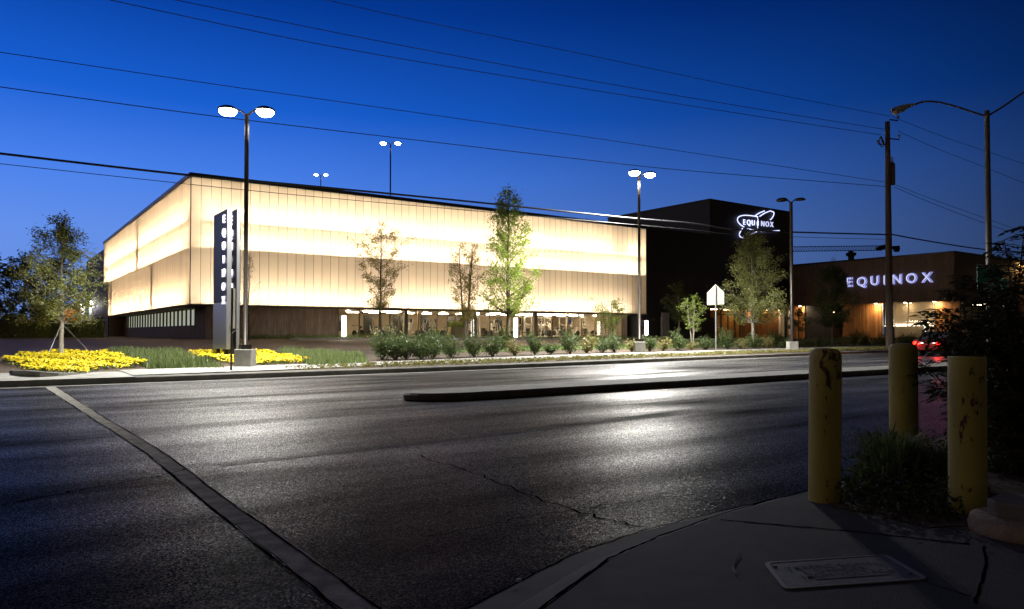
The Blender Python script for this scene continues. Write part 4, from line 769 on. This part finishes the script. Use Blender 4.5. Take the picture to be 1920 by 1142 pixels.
# long dark hedge behind the driveway at the left
def leafy_box(mb, x0, x1, y0, y1, z0, z1, n, ls, rnd):
    for _ in range(n): leaf(mb, (rnd.uniform(x0, x1), rnd.uniform(y0, y1), rnd.uniform(z0, z1)), ls, rnd)
rnd = random.Random(5); q = MB(); hx0, hx1 = -60, 8.4
leafy_box(q, hx0, hx1, 74, 76, .7, 2.9, 10000, .3, rnd); q.box(hx0, hx1, 74.6, 75.4, .6, 2.4); tag(obj('hedge', q, M['lf_dark']), 'long dark hedge closing the far side of the left driveway', 'hedge')
# ------------------------------------------------------------------ shrubs in the verge
def shrub_mesh(rnd, w_, h_, n, ls, flower=False):
    lv = MB(); st = MB()
    for k in range(16):
        th = rnd.random()*6.28; r = rnd.uniform(.3, 1)*w_; e = Vector((math.cos(th)*r, math.sin(th)*r, h_*rnd.uniform(.5, 1.05)*(1-.25*(r/w_)**2)))
        st.tube([(0, 0, -.05), e*.5+Vector((0, 0, h_*.05)), e], [.012, .008, .003], 4, False)
        for j in range(n//16):
            u = rnd.uniform(.25, 1.02); leaf(lv, e*u+Vector((rnd.gauss(0, .09), rnd.gauss(0, .09), rnd.gauss(0, .07))), ls, rnd)
    return st, lv
protos = []
shp = [(718, 'a'), (742, 'a'), (762, 'a'), (790, 'b'), (812, 'b'), (846, 'a'), (890, 'a'), (924, 'a'), (965, 'c'), (1003, 'a'), (1032, 'a'), (1069, 'a'), (1100, 'c'), (1130, 'a'), (1152, 'a'), (1185, 'c'), (1218, 'a'), (1243, 'c'), (1270, 'a'), (1296, 'c'), (1322, 'a'), (1365, 'a'), (1388, 'c'), (1412, 'a'), (1440, 'c'), (1468, 'a'), (1500, 'c'), (1535, 'a'), (1585, 'c'), (1620, 'a')]
ordn = 'first second third fourth fifth sixth seventh eighth ninth tenth eleventh twelfth thirteenth fourteenth fifteenth sixteenth seventeenth eighteenth nineteenth twentieth twenty-first twenty-second twenty-third twenty-fourth twenty-fifth twenty-sixth twenty-seventh twenty-eighth twenty-ninth thirtieth'.split()
rnd = random.Random(11)
for k in range(4):
    w_, h_ = (.56, 1.15) if k < 3 else (.55, .8); st, lv = shrub_mesh(rnd, w_, h_, 1500 if k < 3 else 700, .09)
    protos.append((obj('stems', st, M['bark']), obj('foliage', lv, M['lf_shrub'] if k < 3 else M['cover'])))
first = set()
for i, (px, kd) in enumerate(shp):
    d = pw(px, [(718, 31.5), (1150, 39.0), (1500, 47), (1650, 52)])+rnd.uniform(-.3, .3); k = {'a': i % 3, 'b': (i+1) % 3, 'c': 3}[kd]
    if kd == 'b': d -= .5
    for _ in range(40):
        x, y = atD(px, d); d += (pav_b(x)+.9+(-.35 if kd == 'b' else 0)-y)*.5
    desc = 'full dark green shrub' if kd != 'c' else 'thin reddish green shrub'
    o = place('shrub', x, y, f'{desc}, {ordn[i]} from the left in the row along the pavement', 'shrub', 'shrubs in the verge row', rz=rnd.random()*6)
    s_ = rnd.uniform(.72, 1.22); o.scale = (s_, s_, s_*rnd.uniform(.9, 1.1))
    for p in protos[k]:
        if k not in first: p.parent = o
        else: c = p.copy(); COL.objects.link(c); c.parent = o
    first.add(k)
rnd = random.Random(12)
for i, (px, d, nm) in enumerate(((742, 35.2, 'bushy shrub behind the first verge shrubs'), (800, 36.5, 'tall bushy shrub behind the fourth verge shrub'), (818, 37.8, 'wispy shrub before the dark flywheel'), (940, 40, 'shrub at the foot of the tallest green tree'), (1660, 60, 'dark shrub left of the utility pole foot'), (1600, 62, 'dark shrub before the timber wall of the brown wing'), (1455, 57, 'dark shrub at the right end of the timber entrance wall'), (1700, 60, 'dark shrub before the curtained window'))):
    x, y = atD(px, d); o = place('shrub', x, y, nm, 'shrub', 'shrubs behind the verge row', rz=i); s_ = 1.15
    o.scale = (s_, s_, s_)
    for p in protos[i % 3]: c = p.copy(); COL.objects.link(c); c.parent = o
# ------------------------------------------------------------------ beds and ground cover
def inpoly(x, y, P):
    c = False; j = len(P)-1
    for i in range(len(P)):
        if (P[i][1] > y) != (P[j][1] > y) and x < (P[j][0]-P[i][0])*(y-P[i][1])/(P[j][1]-P[i][1])+P[i][0]: c = not c
        j = i
    return c
def scatter(P, n, rnd):
    xs = [p[0] for p in P]; ys = [p[1] for p in P]; o_ = []
    while len(o_) < n:
        x, y = rnd.uniform(min(xs), max(xs)), rnd.uniform(min(ys), max(ys))
        if inpoly(x, y, P): o_.append((x, y))
    return o_
def area(P): return abs(sum(P[i][0]*P[i-1][1]-P[i-1][0]*P[i][1] for i in range(len(P))))/2
rnd = random.Random(21)
# bed outlines in metres (street axis, distance from the camera line)
bed1 = [onG(x, y, .22 if y < 670 else .03) for x, y in ((6, 668), (25, 686), (55, 694), (110, 697), (150, 701), (200, 692), (278, 687), (240, 668), (205, 656), (120, 656), (50, 659))]
bed2 = [onG(x, y, .22 if y < 670 else .03) for x, y in ((355, 658), (395, 667), (440, 683), (520, 684), (582, 679), (550, 667), (500, 656), (420, 654))]
def flowers(P, label, name):
    q = MB(); lf = MB(); n = int(area(P)*75)
    for x, y in scatter(P, n, rnd):
        g = gz(x, y); hh_ = .13+.07*math.sin(x*3.1+y*1.7)+rnd.uniform(0, .06)
        for k in range(3):
            c = Vector((x+rnd.gauss(0, .05), y+rnd.gauss(0, .05), g+hh_+rnd.uniform(-.03, .05))); tilt = Vector((rnd.gauss(0, .45), rnd.gauss(-.35, .45), 1)).normalized(); a = tilt.orthogonal().normalized(); b = tilt.cross(a); r = rnd.uniform(.025, .045)
            th0 = rnd.random()*3; q.poly([c+(a*math.cos(th0+t*1.2566)+b*math.sin(th0+t*1.2566))*r*rnd.uniform(.8, 1.2)+tilt*rnd.uniform(-.008, .008) for t in range(5)])
        for k in range(3): leaf(lf, (x+rnd.gauss(0, .07), y+rnd.gauss(0, .07), g+rnd.uniform(.03, hh_)), .09, rnd)
    tag(obj(name, q, M['yellow']), label, 'flowers', kind='stuff'); tag(obj('flower_leaves', lf, M['leaf_fl']), 'green leaves among the flowers of the '+('left' if 'left' in label else 'right')+' yellow bed', 'leaves', kind='stuff')
flowers(bed1, 'dense bright yellow flowers in the left bed under the oak', 'yellow_flowers'); flowers(bed2, 'dense bright yellow flowers in the right bed round the lamp base', 'yellow_flowers')
def blades(P, per, hgt, label, m='grass', name='grass', cat='grass'):
    q = MB()
    for x, y in scatter(P, int(area(P)*per), rnd):
        g = gz(x, y); h_ = hgt*rnd.uniform(.5, 1.2)*(1+.3*math.sin(x*2.3)*math.sin(y*1.9)); a = rnd.random()*6.28; w_ = .018; dx, dy = math.cos(a)*w_, math.sin(a)*w_; l = rnd.gauss(0, .3)*h_; l2 = rnd.gauss(0, .3)*h_
        n = len(q.v); q.v += [(x-dx, y-dy, g), (x+dx, y+dy, g), (x+l, y+l2, g+h_)]; q.f.append((n, n+1, n+2))
    return tag(obj(name, q, M[m]), label, cat, kind='stuff')
blades([onG(x, y, .12) for x, y in ((278, 686), (420, 684), (350, 664), (340, 657), (205, 656), (240, 668))], 260, .28, 'feathery green grass between the two yellow beds')
blades([onG(x, y, .12) for x, y in ((580, 680), (690, 676), (672, 662), (560, 656), (520, 656), (550, 667))], 260, .28, 'feathery green grass right of the right yellow bed')
blades([(18, 52.3), (58, 52.3), (58, 54.6), (18, 54.6)], 60, .35, 'strip of lit grass before the shop windows')
blades([(14, 54.8), (26, 54.8), (26, 57.8), (14, 57.8)], 60, .4, 'dim grass along the brown base wall')
blades([(18, 31), (60, 33.6), (60, 37.5), (30, 37.5), (18, 33)], 70, .12, 'short lawn behind the verge shrubs')
q = MB(); P_ = [(7.2, 22.75)]+[(t, curb(t)+.45) for t in rng(9, 70, 3)]+[(t, pav_f(t)-.08) for t in rng(8.5, 70, 3)][::-1]
for x, y in scatter(P_, int(area(P_)*38), rnd):
    g = gz(x, y)
    if math.sin(x*1.3)*math.sin(y*3+x*.4) > .75: continue
    for k in range(7): leaf(q, (x+rnd.gauss(0, .06), y+rnd.gauss(0, .06), g+rnd.uniform(.02, .15)), .095, rnd)
tag(obj('ground_cover', q, M['cover']), 'low mottled bedding plants in the strip between kerb and pavement', 'plants', kind='stuff')
q = MB(); P_ = [(36, 57.5-26), (82, 57.5-24), (82, 36), (36, 33)]
for x, y in scatter(P_, 1800, rnd):
    for k in range(5): leaf(q, (x+rnd.gauss(0, .1), y+rnd.gauss(0, .1), gz(x, y)+rnd.uniform(.05, .6)), .14, rnd)
tag(obj('low_planting', q, M['lf_shrub']), 'mass of low dark planting along the right of the verge', 'plants', kind='stuff')
# ------------------------------------------------------------------ gym machines behind the glass
def m_elliptical():
    o = bpy.data.objects.new('elliptical_trainer', None); link(o)
    q = MB(); q.tube([(-.8, 0, .06), (.8, 0, .06)], .05, 6); q.tube([(.55, 0, .06), (.35, 0, 1.5)], .05, 6); q.tube([(-.75, -.25, .05), (-.75, .25, .05)], .04, 6); q.tube([(.75, -.25, .05), (.75, .25, .05)], .04, 6); obj('frame', q, M['machine'], o)
    for s in (-1, 1): q = MB(); q.tube([(.25, s*.25, .4), (.45, s*.25, 1.0), (.2, s*.27, 1.65)], .028, 6); obj('handle', q, M['machine'], o); q = MB(); q.box(-.45, -.1, s*.2-.07, s*.2+.07, .3, .36); q.tube([(-.6, s*.2, .3), (.4, s*.2, .35)], .03, 6); obj('pedal', q, M['rubber'], o)
    q = MB(); q.tube([(-.55, -.09, .38), (-.55, .09, .38)], .33, 18); obj('flywheel', q, M['rubber'], o); q = MB(); q.box(.3, .36, -.2, .2, 1.4, 1.7); obj('console', q, M['rubber'], o); return o
def m_bike():
    o = bpy.data.objects.new('exercise_bike', None); link(o)
    q = MB(); q.tube([(-.5, 0, .08), (.5, 0, .08)], .04, 6); q.tube([(-.2, 0, .1), (-.3, 0, .9)], .04, 6); q.tube([(.3, 0, .1), (.4, 0, 1.1)], .04, 6); q.tube([(-.2, 0, .3), (.35, 0, .7)], .04, 6); q.tube([(-.5, -.25, .05), (-.5, .25, .05)], .04, 6); obj('frame', q, M['machine'], o)
    q = MB(); q.tube([(.4, -.04, .4), (.4, .04, .4)], .27, 16); obj('flywheel', q, M['rubber'], o); q = MB(); q.tube([(-.45, 0, .95), (-.15, 0, .97)], [.12, .05], 8); obj('seat', q, M['rubber'], o); q = MB(); q.tube([(.3, -.25, 1.15), (.5, -.22, 1.1), (.5, .22, 1.1), (.3, .25, 1.15)], .025, 6); obj('handlebar', q, M['rubber'], o); return o
def m_stack():
    o = bpy.data.objects.new('weight_machine', None); link(o)
    q = MB()
    for x in (-.5, .5): q.tube([(x, 0, 0), (x, 0, 2.1)], .04, 6)
    q.tube([(-.5, 0, 2.1), (.5, 0, 2.1)], .04, 6); q.tube([(-.5, 0, .05), (.5, 0, .05)], .04, 6); q.tube([(-.5, 0, 1.4), (.5, 0, 1.2)], .03, 6); q.tube([(.5, 0, .1), (.5, -.8, .1)], .04, 6); obj('frame', q, M['machine'], o)
    q = MB()
    for k in range(9): q.box(-.18, .18, -.1, .1, .1+k*.09, .17+k*.09)
    obj('weight_stack', q, M['rubber'], o); q = MB(); q.box(.3, .7, -.9, -.4, .45, .52); obj('seat', q, M['rubber'], o); return o
kinds = [(m_elliptical, 'elliptical trainer'), (m_bike, 'exercise bike'), (m_stack, 'weight machine')]; first = {}
lay = [(690, 1.3, 0), (728, 1.5, 0), (700, 4.5, 1), (775, 2.0, 0), (800, 4.0, 1), (822, 1.3, 0), (905, 1.4, 2), (932, 2.3, 1), (908, 5, 2), (972, 3, 2), (990, 1.4, 2), (1022, 1.2, 0), (1046, 1.4, 1), (1056, 3.6, 2), (1078, 1.5, 1), (1098, 1.3, 2), (1122, 1.4, 0), (1137, 3, 1), (1150, 1.5, 2), (1090, 5, 0), (760, 5, 0), (870, 5, 2), (1128, 5.5, 2)]+[(random.randint(668, 1158), random.uniform(1.6, 8), random.choice((0, 0, 1, 1, 2))) for _ in range(24)]
rows = {}
for i, (px, dy, k) in enumerate(lay):
    f, nm = kinds[k]; s = sh_s+dy; t = onS(px, 600, s)[0]
    if k not in first: o = first[k] = f()
    else: o = copy_tree(first[k])
    rows[k] = rows.get(k, 0)+1
    o.location = (t, s, G+.02); o.rotation_euler.z = rnd.choice((-1.57, -1.2, 2.0, .3, -.5)); tag(o, f'{nm} inside the shop windows, {ordn[rows[k]-1]} of its kind from the left', nm, 'gym machines behind the glass')
# order labels from the left
for k, (f, nm) in enumerate(kinds):
    os_ = sorted([o for o in COL.objects if o.get('category') == nm], key=lambda o: math.atan2(o.location.x, o.location.y))
    for j, o in enumerate(os_): o['label'] = f'{nm} inside the shop windows, {ordn[j]} {nm} from the left'
t, _ = onS(858, 600, sh_s+.9); o = thing('planter', (t, sh_s+.9, G+.02), 'tan planter box of tall green grass inside the shop window', 'planter')
q = MB(); q.box(-.9, .9, -.3, .3, 0, .95); obj('box', q, mat('tan planter', (.5, .38, .2), .6), o, bevel=.02)
q = MB()
for _ in range(500):
    a = rnd.uniform(-.85, .85); b = rnd.uniform(-.25, .25); h_ = rnd.uniform(.4, .8); n = len(q.v); q.v += [(a-.015, b, .95), (a+.015, b, .95), (a+rnd.gauss(0, .12), b+rnd.gauss(0, .08), .95+h_)]; q.f.append((n, n+1, n+2))
obj('foliage', q, M['lf_green'], o)
# ------------------------------------------------------------------ foreground: bollards
for i, (px, pyb, pyt, wpx, lbl) in enumerate(((1541, 945, 652, 57, 'left bollard, chipped yellow paint with brown scars low down'), (1690, 872, 643, 49, 'middle bollard, farthest of the three yellow ones, in the grass'), (1808, 967, 668, 63, 'right bollard, flat topped, weathered yellow beside the dark bush'))):
    x, y = atZ(px, pyb, .12); d = x*TY+y*TX; d += wpx*d/F/2; r = wpx*d/F/2; x, y = atD(px+2, d); h_ = zD(pyt, d)-.12
    o = thing('bollard', (x, y, .12), lbl, 'bollard', 'yellow bollards'); pr = [(r, -.1), (r, h_-.07), (r*.97, h_-.045), (r*.86, h_-.02), (r*.6, h_-.006), (.01, h_)] if i < 2 else [(r, -.1), (r, h_-.012), (r*.985, h_-.002), (.01, h_)]
    q = MB(); n = 14
    pr2 = [(r, -.1+(pr[1][1]+.1)*k/n) for k in range(n)]+pr[1:]
    q.lathe(pr2, seg=40); obj('post', q, bollard_mat(f'old yellow paint {i}', 3.7+i*5.1), o, smooth=True)
    o.rotation_euler = (random.uniform(-.012, .012), random.uniform(-.012, .012), i*1.3)
# grass clump and creeping weeds between the bollards
rnd = random.Random(31); q = MB()
gx, gy = atZ(1668, 900, .12)
for cx_, cy_, n, hg in ((gx, gy, 480, .46), (gx+.35, gy+.05, 240, .4), (gx-.3, gy-.1, 200, .3)):
    for _ in range(n):
        a = rnd.random()*6.28; r = abs(rnd.gauss(0, .12)); x = cx_+math.cos(a)*r; y = cy_+math.sin(a)*r; h_ = hg*rnd.uniform(.4, 1.1); ln = rnd.uniform(.2, .9)*h_; dx, dy = math.cos(a)*ln, math.sin(a)*ln; px_, py_ = -math.sin(a)*.008, math.cos(a)*.008
        p0, p1, p2 = (x, y, .12), (x+dx*.4, y+dy*.4, .12+h_*.75), (x+dx, y+dy, .12+h_*rnd.uniform(.6, 1))
        n_ = len(q.v); q.v += [(p0[0]-px_, p0[1]-py_, p0[2]), (p0[0]+px_, p0[1]+py_, p0[2]), (p1[0]+px_, p1[1]+py_, p1[2]), (p1[0]-px_, p1[1]-py_, p1[2]), p2]; q.f += [(n_, n_+1, n_+2, n_+3), (n_+3, n_+2, n_+4)]
tag(obj('grass', q, M['grass']), 'tuft of long grass growing between the yellow bollards', 'grass', kind='stuff')
q = MB(); WP = [atZ(x, y, .12) for x, y in ((1565, 935), (1600, 965), (1740, 985), (1800, 975), (1840, 930), (1780, 850), (1700, 845), (1600, 900))]
for x, y in scatter(WP, 2600, rnd): leaf(q, (x, y, .13+abs(rnd.gauss(0, .06))), .045, rnd)
for x, y in scatter(WP, 260, rnd):
    for k in range(9): leaf(q, (x+rnd.gauss(0, .03), y+rnd.gauss(0, .03), .13+k*.03*rnd.uniform(.3, 1)), .05, rnd)
tag(obj('weeds', q, M['lf_bush']), 'creeping dark weeds at the feet of the bollards', 'weeds', kind='stuff')
# ------------------------------------------------------------------ dark bush on the right
bx_, by_ = atD(1905, 6.6); bu = thing('bush', (bx_, by_, .12), 'large dark leafy bush at the right edge behind the bollards', 'bush')
rnd = random.Random(77); lv = MB(); st = MB()
def bl_(px, py, d): a_, b_ = atD(px, d); return Vector((a_-bx_, b_-by_, zD(py, d)-.12))
def spray(P, rr, nl, ls):
    C = smooth(P, 7); st.tube(C, [lerp(rr, .003, i/(len(C)-1)) for i in range(len(C))], 5, False)
    for i, c in enumerate(C[1:], 1):
        f = i/len(C)
        for k in range(2):
            dr = Vector((rnd.gauss(0, 1), rnd.gauss(0, 1), rnd.uniform(-.7, .5))).normalized()*rnd.uniform(.1, .26)*(1.15-f*.5); e = c+dr; st.tube([c, c+dr*.5+Vector((0, 0, .015)), e], [.004, .003, .0015], 4, False)
            for j in range(nl):
                u = (j+.7)/nl; p = c.lerp(e, u); side = dr.cross(Vector((0, 0, 1))).normalized()*(1 if j % 2 else -1); ax = (dr.normalized()*.7+side*.75+Vector((0, 0, rnd.uniform(-.5, .05)))).normalized(); l = ls*rnd.uniform(.7, 1.2); b2 = ax.cross(Vector((rnd.gauss(0, .4), rnd.gauss(0, .4), 1))).normalized()*l*.17
                lv.quad(p, p+ax*l*.45+b2, p+ax*l, p+ax*l*.45-b2)
root = bl_(1905, 965, 6.6)
ends = [(1885, 450, 6.4), (1925, 425, 6.8), (1860, 500, 6.2), (1905, 500, 6.9), (1760, 580, 6.4), (1790, 545, 6.7), (1740, 600, 6.1), (1775, 640, 6.5), (1730, 690, 6.8), (1750, 730, 7.0), (1820, 520, 7.0), (1840, 560, 6.2), (1880, 580, 6.0), (1930, 600, 6.3), (1800, 600, 6.0), (1830, 640, 6.4), (1870, 660, 6.6), (1915, 700, 6.2), (1950, 520, 6.5), (1960, 650, 6.2), (1845, 600, 6.9), (1890, 620, 7.2), (1900, 540, 6.1), (1810, 660, 7.2), (1855, 545, 6.8), (1880, 780, 6.3), (1900, 850, 6.0), (1940, 760, 5.9), (1860, 740, 7.0), (1800, 620, 7.3)]
for k, (ex, ey, d) in enumerate(ends):
    e = bl_(ex, ey, d); m1 = root.lerp(e, .45)+Vector((rnd.gauss(0, .08), rnd.gauss(0, .08), rnd.uniform(.05, .25))); spray([root+Vector((rnd.gauss(0, .08), rnd.gauss(0, .08), 0)), m1, e.lerp(m1, .3)+Vector((0, 0, .08)), e], .014, 7, .085)
for k in range(60):                         # dense heart of the bush
    e = bl_(rnd.uniform(1858, 2050), rnd.uniform(600, 930), rnd.uniform(6.0, 7.6)); spray([e+Vector((rnd.gauss(0, .1), rnd.gauss(0, .1), -.3)), e+Vector((0, 0, -.1)), e], .006, 6, .08)
obj('stems', st, M['bark'], bu); obj('foliage', lv, M['lf_bush'], bu)
# ------------------------------------------------------------------ concrete pole base, box lid, twig, litter
x, y = atZ(1925, 1000, .12); o = thing('pole_base', (x, y, .12), 'stepped round concrete pole footing at the bottom right corner', 'footing')
q = MB(); q.lathe([(.30, -.05), (.31, .04), (.295, .09), (.26, .105), (.01, .11)], seg=36); obj('round_base', q, mat('stained concrete', (.26, .2, .15), .85, var=.35, vscale=7, bump=.5, bscale=50), o, smooth=True)
q = MB(); q.extr([(-.17, -.1), (-.11, -.18), (.13, -.18), (.18, -.1), (.18, .12), (.1, .18), (-.12, .17), (-.18, .1)], 'z', .1, .2); obj('upper_block', q, M['conc_d'], o, bevel=.012)
q = MB(); q.tube([(-.06, -.1, .19), (-.06, -.1, .3)], .012, 8); q.lathe([(.025, 0), (.025, .02)], (-.06, -.1, .2), 6); obj('anchor_bolt', q, M['galv'], o);
cs = [atZ(*p, .12) for p in ((1437, 1058), (1660, 1043), (1735, 1087), (1474, 1106))]
cxx, cyy = sum(c[0] for c in cs)/4, sum(c[1] for c in cs)/4
o = thing('utility_box_lid', (cxx, cyy, .12), 'flat pull box lid in the pavement reading TRAFFIC SIGNAL DANGER HIGH VOLTAGE', 'lid')
def rounded(P, r, n=5):
    out_ = []
    for i in range(len(P)):
        p = Vector(P[i]); a = (Vector(P[i-1])-p).normalized()*r; b = (Vector(P[(i+1) % len(P)])-p).normalized()*r
        for k in range(n+1): f = k/n; out_.append(tuple((p+a)*(1-f)**2+2*f*(1-f)*p+(p+b)*f*f))
    return out_
rel_ = [(c[0]-cxx, c[1]-cyy) for c in cs]
q = MB(); O_ = rounded([(a*1.035, b*1.05) for a, b in rel_], .05); I_ = rounded([(a*.985, b*.97) for a, b in rel_], .04)
for i in range(len(O_)):
    j = (i+1) % len(O_); q.quad((*O_[i], .003), (*O_[j], .003), (*O_[j], .009), (*O_[i], .009)); q.quad((*O_[i], .009), (*O_[j], .009), (*I_[j], .009), (*I_[i], .009)); q.quad((*I_[i], .009), (*I_[j], .009), (*I_[j], .002), (*I_[i], .002))
obj('rim', q, mat('lid rim concrete', (.26, .25, .24), .6), o)
q = MB(); q.poly([(*p, .006) for p in I_]); lidp = obj('lid', q, mat('lid surface', (.15, .15, .145), .65, var=.3, vscale=14, bump=.3, bscale=120), o)
rg_ = (Vector(rel_[1])-Vector(rel_[0])+Vector(rel_[2])-Vector(rel_[3])).normalized(); rg3 = Vector((rg_.x, rg_.y, 0)); up3 = Vector((0, 0, 1)).cross(rg3)
wdt = (Vector(rel_[2])-Vector(rel_[3])).length; c_ = Vector((0, 0, .009)); hw, hh2 = wdt*.27, .105
q = MB(); q.quad(c_-rg3*hw-up3*hh2, c_+rg3*hw-up3*hh2, c_+rg3*hw+up3*hh2, c_-rg3*hw+up3*hh2); obj('name_plate', q, mat('name plate', (.24, .24, .245), .8, spec=.1), lidp)
for s_, dy in (('TRAFFIC SIGNAL', .062), ('DANGER', 0), ('HIGH VOLTAGE', -.062)): text_mesh('lettering', s_, .074, .0004, mat('lettering', (.06, .06, .06), .8, spec=.1), lidp, frame(c_+up3*dy+Vector((0, 0, .0015)), rg3, up3), -.0018)
q = MB()
for sx_, sy_ in ((-.85, .6), (.85, -.6), (-.62, -.3)): q.lathe([(.012, 0), (.012, .004)], c_+rg3*wdt*.47*sx_+up3*.2*sy_, 8)
obj('bolt', q, M['rubber'], lidp)
P = [atZ(*p, .125) for p in ((1388, 1040), (1377, 1056), (1375, 1068), (1382, 1078))]; q = MB(); q.tube(smooth([(a, b, .13) for a, b in P], 5), .004, 5); tag(obj('twig', q, M['bark_l']), 'pale curved twig lying on the pavement beside the lid', 'twig')
x, y = atZ(973, 1091, .03); q = MB(); q.lathe([(.008, 0), (.016, .006), (.012, .016), (.004, .018)], (x, y, .03), 9); tag(obj('pebble', q, mat('pale pebble', (.4, .4, .38), .7)), 'small pale pebble lying in the near gutter', 'pebble')
# ------------------------------------------------------------------ car at rest on the far lanes
x, y = atD(1775, 43); car = thing('car', (x, y, 0), 'dark red saloon car with lit tail lamps on the far lanes behind the bush', 'car')
body = [(-2.25, .35), (-2.3, .75), (-2.2, .95), (-1.6, 1.0), (1.0, .98), (1.9, .85), (2.25, .7), (2.3, .4), (1.85, .28), (-1.9, .28)]
q = MB(); q.extr(body, 'y', -.86, .86); obj('body', q, M['carp'], car, bevel=.06)
q = MB()
cab = [(-1.75, .98), (-1.15, 1.42), (.1, 1.45), (1.05, .97)]; q.extr(cab, 'y', -.72, .72); obj('cabin', q, mat('tinted car glass', (.02, .02, .025), .1), car, bevel=.05)
for wx in (-1.4, 1.4):
    for s in (-1, 1):
        q = MB(); q.tube([(wx, s*.68, .32), (wx, s*.88, .32)], .32, 20); wh = obj('wheel', q, M['tyre'], car); q = MB(); q.tube([(wx, s*.881, .32), (wx, s*.9, .32)], .19, 14); obj('rim', q, M['galv'], wh)
for s in (-1, 1):
    q = MB(); q.box(-2.34, -2.24, s*.62-.17, s*.62+.17, .68, .84); obj('tail_lamp', q, M['redl'], car)
    ld = bpy.data.lights.new('tail_light', 'POINT'); ld.energy = 70; ld.color = (1, .03, .02); ld.shadow_soft_size = .1; lo = bpy.data.objects.new('tail_light', ld); lo.location = (-2.5, s*.62, .76); link(lo, car)
